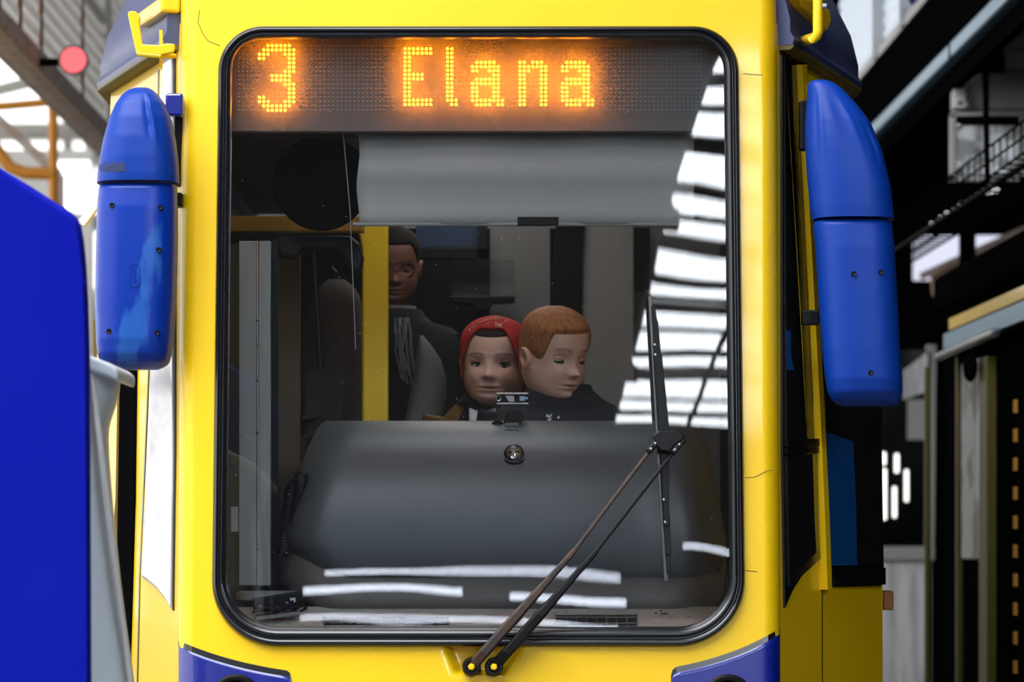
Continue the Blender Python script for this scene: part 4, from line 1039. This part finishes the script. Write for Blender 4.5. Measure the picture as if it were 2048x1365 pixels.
# --- adult behind the yellow post
def adult_fn(th):
    a = abs((th+PI) % (2*PI)-PI)
    return .80-.28*sstep(.6, 1.2, a)-.5*sstep(1.5, 2.3, a)
loc = P(786, 526, 1.95)
adult, T3, base, sh, hip, arms_ = make_person('person', 'adult with glasses in a dark jacket half hidden by the yellow post', .215, loc, math.radians(6), math.radians(14), 0, (.24, .10, .075), None, adult_fn, M['hair_dark'], lids=.5, sw=.2, adult=True, brow=(.04, .02, .015))
torso_garment(adult, 'shirt', M['greycloth'], base, sh, hip, .235, .15, arms_, neck=.3, sleeves=False, k=.9)
torso_garment(adult, 'jacket', M['blackcloth'], base, sh-.01, hip, .235, .215, arms_, neck=.36, grow=.004, k=1.2)
legs(adult, base, hip, .90, 1.4)
gl = MB()
for sd in (-1, 1):
    pts = [T3 @ Vector((sd*.17+.13*math.cos(a), face_y(sd*.17, .46)-.05+.10*max(0, sd*math.cos(a))**2, .45+.10*math.sin(a))) for a in [2*PI*i/20 for i in range(21)]]
    gl.tube(pts, .0022, 6)
    gl.tube([T3 @ Vector((sd*.30, face_y(.2, .46)+.03, .47)), T3 @ Vector((sd*.42, .05, .47))], .002, 6)
gl.tube([T3 @ Vector((-.05, face_y(0, .46)-.03, .46)), T3 @ Vector((.05, face_y(0, .46)-.03, .46))], .002, 6)
gl.build('glasses', M['blackplastic'], adult)
sc_ = MB(); rnd = random.Random(3)
for k in range(12):
    x = 792+k*2.4; pts = [P(x+rnd.uniform(-4, 4), 636, base.y-.13), P(x+rnd.uniform(-5, 5), 665, base.y-.155), P(x+rnd.uniform(-6, 6), 700, base.y-.16), P(x+8+rnd.uniform(-3, 6), rnd.uniform(730, 775), base.y-.165)]
    sc_.tube(pts, .0022, 5)
sc_.build('scarf_strands', M['greycloth'], adult)

# ================================================================== FOREGROUND LEFT
YB = -1.5
prof = [(-140, 262), (0, 336), (60, 372), (110, 404), (140, 424), (155, 436), (163, 452), (168, 480), (173, 530), (177, 600), (180, 700), (181, 900), (182, 1120), (183, 1365), (184, 2300), (-140, 2300)]
cv = MB()
Ys = [0, .02, .04, .12, .2, .28, .31, .33]
rings = []
for q, yy in enumerate(Ys):
    ins = (10, 3, 0, 3, 6, 9, 14, 24)[q]; ring = []
    for (x, y) in prof:
        p = P(x-(ins if x > 0 else 0), y+(ins*.6 if y < 1000 else 0), YB+yy); ring.append(Vector((p.x, YB+yy, max(p.z, .002))))
    rings.append(ring)
cv.loft(rings); o = cv.build('draped_cover', M['cover'], None, smooth=50); tag(o, 'tall royal blue fabric cover in the near left foreground', 'cover')
for f_ in range(5):
    a = (20+24*f_, 352+17*f_); MB().tube([P(a[0], a[1]+4, YB+.06), P(a[0]+14, a[1]+60, YB+.012), P(a[0]+30+6*f_, a[1]+150, YB+.004)], [.004, .007, .002], 8).build('fabric_fold', M['cover'], o, smooth=60)
t = thing('plastic_casing', 'pale grey moulded plastic casing rising beside the blue cover', 'casing')
YK = -.95
edge_r = [(745, 238), (770, 235), (790, 232), (815, 226), (840, 217), (860, 213), (900, 213), (960, 217), (1030, 223), (1100, 230), (1180, 239), (1280, 252), (1365, 264), (1500, 282), (1900, 330), (2330, 380)]
rings = []
for k in range(60):
    py = lerp(745, 2330, (k/59)**1.4); (r,) = stable(edge_r, py); l = 70; cx = (l+r)/2; hw = (r-l)/2
    ring = []
    for i in range(28):
        a = 2*PI*i/28; c_, s_ = math.cos(a), math.sin(a)
        p = P(cx+hw*math.copysign(abs(c_)**.6, c_), py, YK); ring.append(Vector((p.x, YK-.13*math.copysign(abs(s_)**.6, s_), max(p.z, .002))))
    rings.append(ring)
MB().loft(rings).build('shell', M['paleplastic'], t, smooth=60)
o = MB(); o.prism([P(x, y, YK-.15) for x, y in ((60, 660), (182, 712), (222, 728), (236, 738), (235, 764), (214, 754), (182, 744), (60, 700))], (0, .3, 0)); o.build('rim', M['paleplastic'], t, bevel=.008, seg=3)
mb = MB(); mb.tube([P(183, 742, YK-.13), P(196, 850, YK-.135), P(212, 990, YK-.135), (P(232, 1150, YK-.12)), P(250, 1290, YK-.10), P(262, 1380, YK-.09)], [.004, .006, .006, .006, .006, .006], 10); mb.build('ridge', M['whitepaint'], t, smooth=60)

# ================================================================== LEFT BACKGROUND
t = thing('gallery_guard', 'brown steel gallery beam with wire mesh guard above, upper left of the tram', 'railing')
XB = -1.92
MB().box(XB-.05, XB+.03, 2.5, 12, 3.50, 3.59).build('beam', M['brown'], t, bevel=.006)
MB().box(XB-.16, XB-.05, 2.5, 12, 3.56, 3.62).build('deck_edge', M['brown'], t)
for y in (4.9, 5.45, 6.05, 7.4): MB().box(XB-.03, XB+.0, y-.03, y+.03, 3.58, 4.9).build('post', M['rustpost'], t)
mb = MB(); pitch = .07
for k in range(85):
    y = 3.0+k*pitch
    mb.bar((XB-.01, y, 3.60), (XB-.01, y+.55, 4.7), .013, .013); mb.bar((XB-.012, y+.55, 3.60), (XB-.012, y, 4.7), .013, .013)
mb.build('mesh', M['wire'], t, kind='stuff')
MB().tube([(XB, 6.3, 4.6), (XB, 7.3, 4.6), (XB, 7.9, 4.55), (XB, 8.2, 4.3), (XB, 8.3, 3.6)], .035, 10).build('bent_rail', M['wire'], t, smooth=60)
MB().bar((XB, 2.5, 4.12), (XB, 12, 4.12), .02, .03).build('mid_rail', M['wire'], t)
t = thing('signal_lamp', 'glowing red round lamp on the mesh guard', 'lamp')
c = P(146, 119, 5.7); MB().lathe(c+Vector((0, .05, 0)), (0, -1, 0), [(.05, -.06), (.063, 0), (.066, .03), (.06, .035), (.055, .03)], 24).build('housing', M['greylining'], t, smooth=40)
MB().lathe(c, (0, -1, 0), [(.055, -.01), (.05, .015), (.03, .03), (0, .034)], 24).build('lens', M['redlamp'], t, smooth=60)
MB().bar(c+Vector((0, .08, 0)), Vector((XB+.0, 5.78, c.z)), .03, .03).build('bracket', M['black'], t)
t = thing('orange_frame', 'orange tube frame standing behind the gallery on the far left', 'frame')
def Pt(px, py, y): return P(px, py, y)
YO = 10
MB().tube([Pt(103, 100, YO), Pt(106, 250, YO), Pt(108, 700, YO), Vector((Pt(108, 700, YO).x, YO, 0))], .028, 12).build('upright', M['orange'], t, smooth=60)
MB().tube([Pt(-60, 214, YO), Pt(0, 213, YO), Pt(60, 208, YO), Pt(105, 204, YO), Pt(150, 211, YO), Pt(200, 220, YO)], .024, 12).build('crossbar', M['orange'], t, smooth=60)
MB().tube([Pt(-40, 240, YO), Pt(-5, 300, YO), Pt(20, 335, YO), Pt(50, 346, YO), Pt(110, 348, YO)], .036, 12).build('curved_brace', M['orange'], t, smooth=60)
MB().tube([Pt(-40, 30, 8), Pt(0, 44, 8), Pt(20, 50, 8), Pt(40, 58, 8)], .025, 10).build('upper_bend', M['orange'], t, smooth=60)
t = thing('steel_brace', 'grey diagonal steel brace below the orange crossbar', 'brace')
MB().bar(Pt(-10, 232, 11), Pt(118, 350, 11), .05, .06).build('bar', M['brown'], t); MB().bar(Pt(118, 350, 11), Vector((Pt(118, 350, 11).x, 11, 0)), .06, .06).build('leg', M['brown'], t)
# roof girders far off
for i, (a, b, r) in enumerate((((-10, 182), (90, 158), .05), ((0, 262), (190, 250), .035), ((20, 470), (190, 300), .06), ((145, 225), (185, 300), .05))):
    pa = Pt(*a, 22); pb = Pt(*b, 22); d = (pb-pa).normalized()
    o = MB().bar(pa-d*3, pb+d*2.2, r*2, r*2).build('roof_girder', M['wire']); tag(o, ('uppermost blurred grey girder against the white far glazing, left', 'level blurred grey girder behind the orange crossbar', 'steeply slanting blurred grey girder at the far left', 'short slanting blurred girder beside the tram roof, left')[i], 'girder', 'far girders')
o = MB().box(Pt(112, 0, 18).x, Pt(178, 0, 18).x, 18, 18.05, Pt(0, 424, 18).z, Pt(0, 322, 18).z).build('window_6', emis('bright_gate_daylight', (.95, .98, 1), 3.0)); struct(o)
o = MB().box(-6, Pt(185, 0, 19).x, 19, 19.1, 0, Pt(0, 300, 19).z).build('wall_far', M['wallwhite']); struct(o)

# ================================================================== RIGHT BACKGROUND
# raised gallery rail
t = thing('gallery_rail', 'blue-grey steel rail running diagonally across the upper right', 'rail')
MB().box(2.0, 2.07, 2.2, 8.6, 3.53, 3.60).build('channel', M['bluesteel'], t, bevel=.012, seg=3)
MB().box(2.05, 2.09, 2.2, 8.6, 3.44, 3.53).build('lower_lip', M['black'], t)
MB().box(1.998, 2.004, 5.66, 5.69, 3.53, 3.60).build('joint', M['black'], t)
t = thing('gallery_deck', 'black underside of the raised gallery above the blue-grey rail', 'platform')
MB().box(2.17, 3.4, 2.0, 12, 3.91, 3.97).build('deck', M['black'], t); MB().box(2.08, 2.16, 2.0, 12, 3.60, 3.97).build('edge_beam', M['black'], t)
for y in (6.4, 9.2): MB().box(2.62, 2.70, y, y+.08, 0, 3.91).build('column', M['black'], t)
# translucent corrugated panels above the gallery
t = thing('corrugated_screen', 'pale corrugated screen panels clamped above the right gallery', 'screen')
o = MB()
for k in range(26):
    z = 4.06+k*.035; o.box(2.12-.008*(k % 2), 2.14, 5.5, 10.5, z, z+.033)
o.build('sheet', mat('glowing_corrugated', (.80, .88, 1), .4, emit=(.8, .9, 1), estr=.28), t)  # faint glow added to the sheet in place of daylight coming through
for y in (6.35, 6.6, 6.85, 7.1, 7.35): MB().ell((2.09, y, 4.10), (.03, .06, .05), 10, 6).build('clamp', M['blue'], t, smooth=60)
for y in (7.6, 8.6): MB().box(2.06, 2.12, y-.03, y+.03, 3.99, 5.0).build('upright', M['steel'], t)
MB().box(2.08, 2.12, 5.5, 10.5, 3.99, 4.04).build('bottom_rail', M['steel'], t)
# horizontal cladding wall on the far right
t = thing('cladding_wall', 'pale grey horizontal cladding under the gallery at the upper right', 'cladding')
YC = 6.0
for k, (a, b, x0) in enumerate(((60, 98, 1975), (101, 138, 1955), (142, 218, 1905), (221, 232, 1905))):
    MB().pbox(x0, 2140, a, b, YC, YC+.06).build('plank', M['greypanel'], t, bevel=.004)
struct(MB().pbox(1740, 2140, 120, 470, 12.1, 12.14).build('wall_gallery', M['walldark']))

MB().pbox(1955, 2010, 104, 142, YC-.05, YC).build('patch_plate', M['walldark'], t)
t = thing('wall_bracket', 'white perforated steel bracket on the upper right cladding', 'bracket')
MB().pbox(1908, 1932, 128, 216, YC-.06, YC-.03).build('plate', M['whitepaint'], t, bevel=.004)
for py in (138, 206): MB().lathe(P(1920, py, YC-.061), (0, -1, 0), [(.008, 0), (.008, .003), (0, .003)], 12).build('hole', M['black'], t)
MB().ell(P(1936, 209, YC-.05), (.012, .012, .012), 10, 6).build('bolt', M['steel'], t)
t = thing('junction_box', 'mottled galvanised junction box behind the wire tray', 'box')
MB().pbox(1912, 2044, 246, 350, YC-.04, YC).build('cover', M['galv'], t, bevel=.004)
for a in ((1903, 1912, 228, 360), (2040, 2052, 228, 360), (1903, 2052, 226, 232), (1903, 2052, 352, 362)): MB().pbox(*a, YC-.07, YC).build('frame', M['greypanel'], t)
MB().pbox(1912, 2044, 232, 250, YC-.05, YC-.01).build('hood', M['black'], t)
for px, py in ((1918, 252), (1918, 341)): MB().ell(P(px, py, YC-.05), (.014, .01, .014), 8, 6).build('screw', M['steel'], t)
o = MB().tube([P(1971, 60, YC-.15), P(1972, 220, YC-.15), P(1975, 365, YC-.15)], .014, 10).build('hanger_rod', M['black']); tag(o, 'thin black hanger rod in front of the junction box', 'rod')
# wire cable tray running back
t = thing('cable_tray', 'black wire mesh cable tray sloping under the junction box', 'tray')
xt = 2.05
tz = 2.92
mb = []
for x_, z_ in ((2.02, tz+.12), (2.02, tz+.06), (2.02, tz), (2.10, tz), (2.18, tz), (2.26, tz), (2.26, tz+.06), (2.26, tz+.12)):
    MB().tube([(x_, 3.2, z_), (x_, 9.2, z_)], .005, 6).build('long_wire', M['black'], t)
for k in range(41):
    y = 3.2+6*k/40
    MB().tube([(2.02, y, tz+.12), (2.02, y, tz), (2.26, y, tz), (2.26, y, tz+.12)], .0045, 5).build('cross_wire', M['black'], t)
cb = MB(); cb.tube([(2.12, 3.2, tz+.03), (2.13, 6, tz+.035), (2.12, 9.2, tz+.03)], .010, 10); cb.build('cable', M['blackplastic'], t, smooth=60)
# row of small lamps beyond the tray
for i, (px, py, r) in enumerate(((1990, 381, 6), (1978, 384, 5), (1962, 386, 6), (1948, 392, 6), (1936, 399, 5), (1921, 408, 5), (1912, 416, 4), (1896, 425, 4), (1880, 436, 4), (1866, 446, 4), (1852, 458, 4))):
    s_ = 16/F
    o = thing('strip_lamp', 'one of the small white lamps in the row glinting through the cable tray', 'lamp', 'lamps glinting through the cable tray')
    c = P(px, py, 9.25); MB().ell(c, (r*1.3*s_, .03, r*.7*s_), 12, 8).build('bulb', M['lampspot'], o, smooth=60)
    MB().box(c.x-.012, c.x+.012, 9.23, 9.27, c.z, c.z+.12).build('holder', M['black'], o)
# bright opening and tan board over the neighbouring tram
o = MB().pbox(1828, 2060, 380, 560, 14, 14.05).build('window_7', M['winlilac']); struct(o)
t = thing('timber_board', 'tan board with a dark upper edge above the neighbouring tram', 'board')
o = MB(); o.prism([P(x, y, 11) for x, y in ((1862, 542), (2060, 452), (2060, 520), (1868, 592))], (0, .06, 0)); o.build('face', M['tan'], t)
o = MB(); o.prism([P(x, y, 10.97) for x, y in ((1840, 546), (2060, 446), (2060, 458), (1846, 560))], (0, .06, 0)); o.build('upper_edge', M['brown'], t)

# neighbouring tram on the next track
nt_ = thing('tram', 'dark parked tram with thin yellow door frames on the next track, right edge', 'tram')
XN = 2.0
def nb(y0, y1, z0, z1, out=0, th=.02): return MB().box(XN-out, XN-out+th, y0, y1, z0, z1)
def yz(px, py, x=XN):
    y = x*F/(px-VX)-D; return y, CZ+(VY-py)*(D+y)/F
MB().box(XN+.02, XN+2.2, 1.5, 5.9, .3, 2.5).build('body', M['black'], nt_)
MB().box(XN-.03, XN+2.2, 1.5, 5.95, 2.46, 2.62).build('roof_edge', M['black'], nt_, bevel=.03)
y0, z0 = yz(2044, 600); y1, z1 = yz(1912, 655)
nb(y0-.5, y1, z1-.012, z1+.035, .03, .05).build('yellow_strip', M['yellow'], nt_)
nb(y0-.5, y1+.15, z1-.09, z1-.02, .03, .05).build('glossy_strip', M['bluesteel'], nt_)
MB().tube([(XN-.04, 4.3, z1-.10), (XN-.04, 5.7, z1-.11)], .02, 10).build('chrome_rail', M['chrome'], nt_, smooth=60)
for px in (1852, 1915): 
    ya, _ = yz(px, 0); MB().box(XN-.006, XN+.02, ya-.018, ya+.018, .4, 2.25).build('door_frame', M['dimtrim'], nt_, bevel=.004)
ya, _ = yz(1928, 0); yb_, _ = yz(1962, 0); za = yz(1945, 1120)[1]; zb = yz(1945, 722)[1]
o = nb(yb_, ya, za, zb, .012).build('door_window', mat('pane_painted_reflection', (.42, .46, .47), .15, c2=(.10, .11, .10), nscale=4, nlo=.45, nhi=.6), nt_, bevel=.008)  # pale patchy colour stands for a reflection in this pane
ya, _ = yz(1966, 0); yb_, _ = yz(1982, 0); MB().box(XN-.016, XN+.02, yb_, ya, .4, 2.2).build('olive_pillar', mat('olive_yellow', (.10, .085, .006), .5), nt_)
MB().ell(Vector((XN-.05, yz(1966, 735)[0], yz(1966, 735)[1])), (.03, .06, .06), 12, 8).build('door_button_hood', M['black'], nt_, smooth=60)
# striped post at the right edge of the frame
t = thing('hazard_post', 'orange and black striped post at the right edge', 'post')
yh = 3.3; c = P(2036, 900, yh)
MB().box(c.x-.008, c.x+.03, yh, yh+.04, 0, P(0, 780, yh).z).build('core', M['black'], t)
for k in range(12):
    z = P(0, 800+k*58, yh).z
    if z < .1: break
    MB().box(c.x-.012, c.x-.002, yh-.004, yh+.03, z-.045, z).build('orange_band', M['hazard'], t)
# far tram seen in the gap
ft = thing('tram', 'silver grey far tram with glowing lamp reflections in the gap right of the yellow tram', 'tram')
YF = 10.5
MB().pbox(1740, 1862, 1120, 1680, YF, YF+.1).build('lower_body', M['silver'], ft)
MB().pbox(1740, 1870, 1094, 1122, YF-.05, YF+.1).build('bumper_line', M['greypanel'], ft, bevel=.01)
MB().pbox(1740, 1856, 700, 1096, YF+.02, YF+.08).build('window', M['blackgloss'], ft)
MB().prism([P(x, y, YF) for x, y in ((1856, 690), (1872, 690), (1868, 1096), (1850, 1096))], (0, .08, 0)).build('pillar', M['greypanel'], ft)
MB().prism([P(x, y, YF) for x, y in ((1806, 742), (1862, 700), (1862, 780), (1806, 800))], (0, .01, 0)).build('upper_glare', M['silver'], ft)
MB().pbox(1815, 1858, 800, 880, YF, YF+.01).build('pale_panel', M['greypanel'], ft)
for a in ((1764, 1772, 905, 930), (1765, 1773, 938, 1040), (1790, 1798, 908, 946), (1786, 1793, 974, 1036), (1810, 1817, 940, 1004)):
    MB().pbox(*a, YF-.02, YF).build('reflected_streak', M['lampspot'], ft, bevel=.006)  # glowing bars stand for hall lamps reflected in the dark window
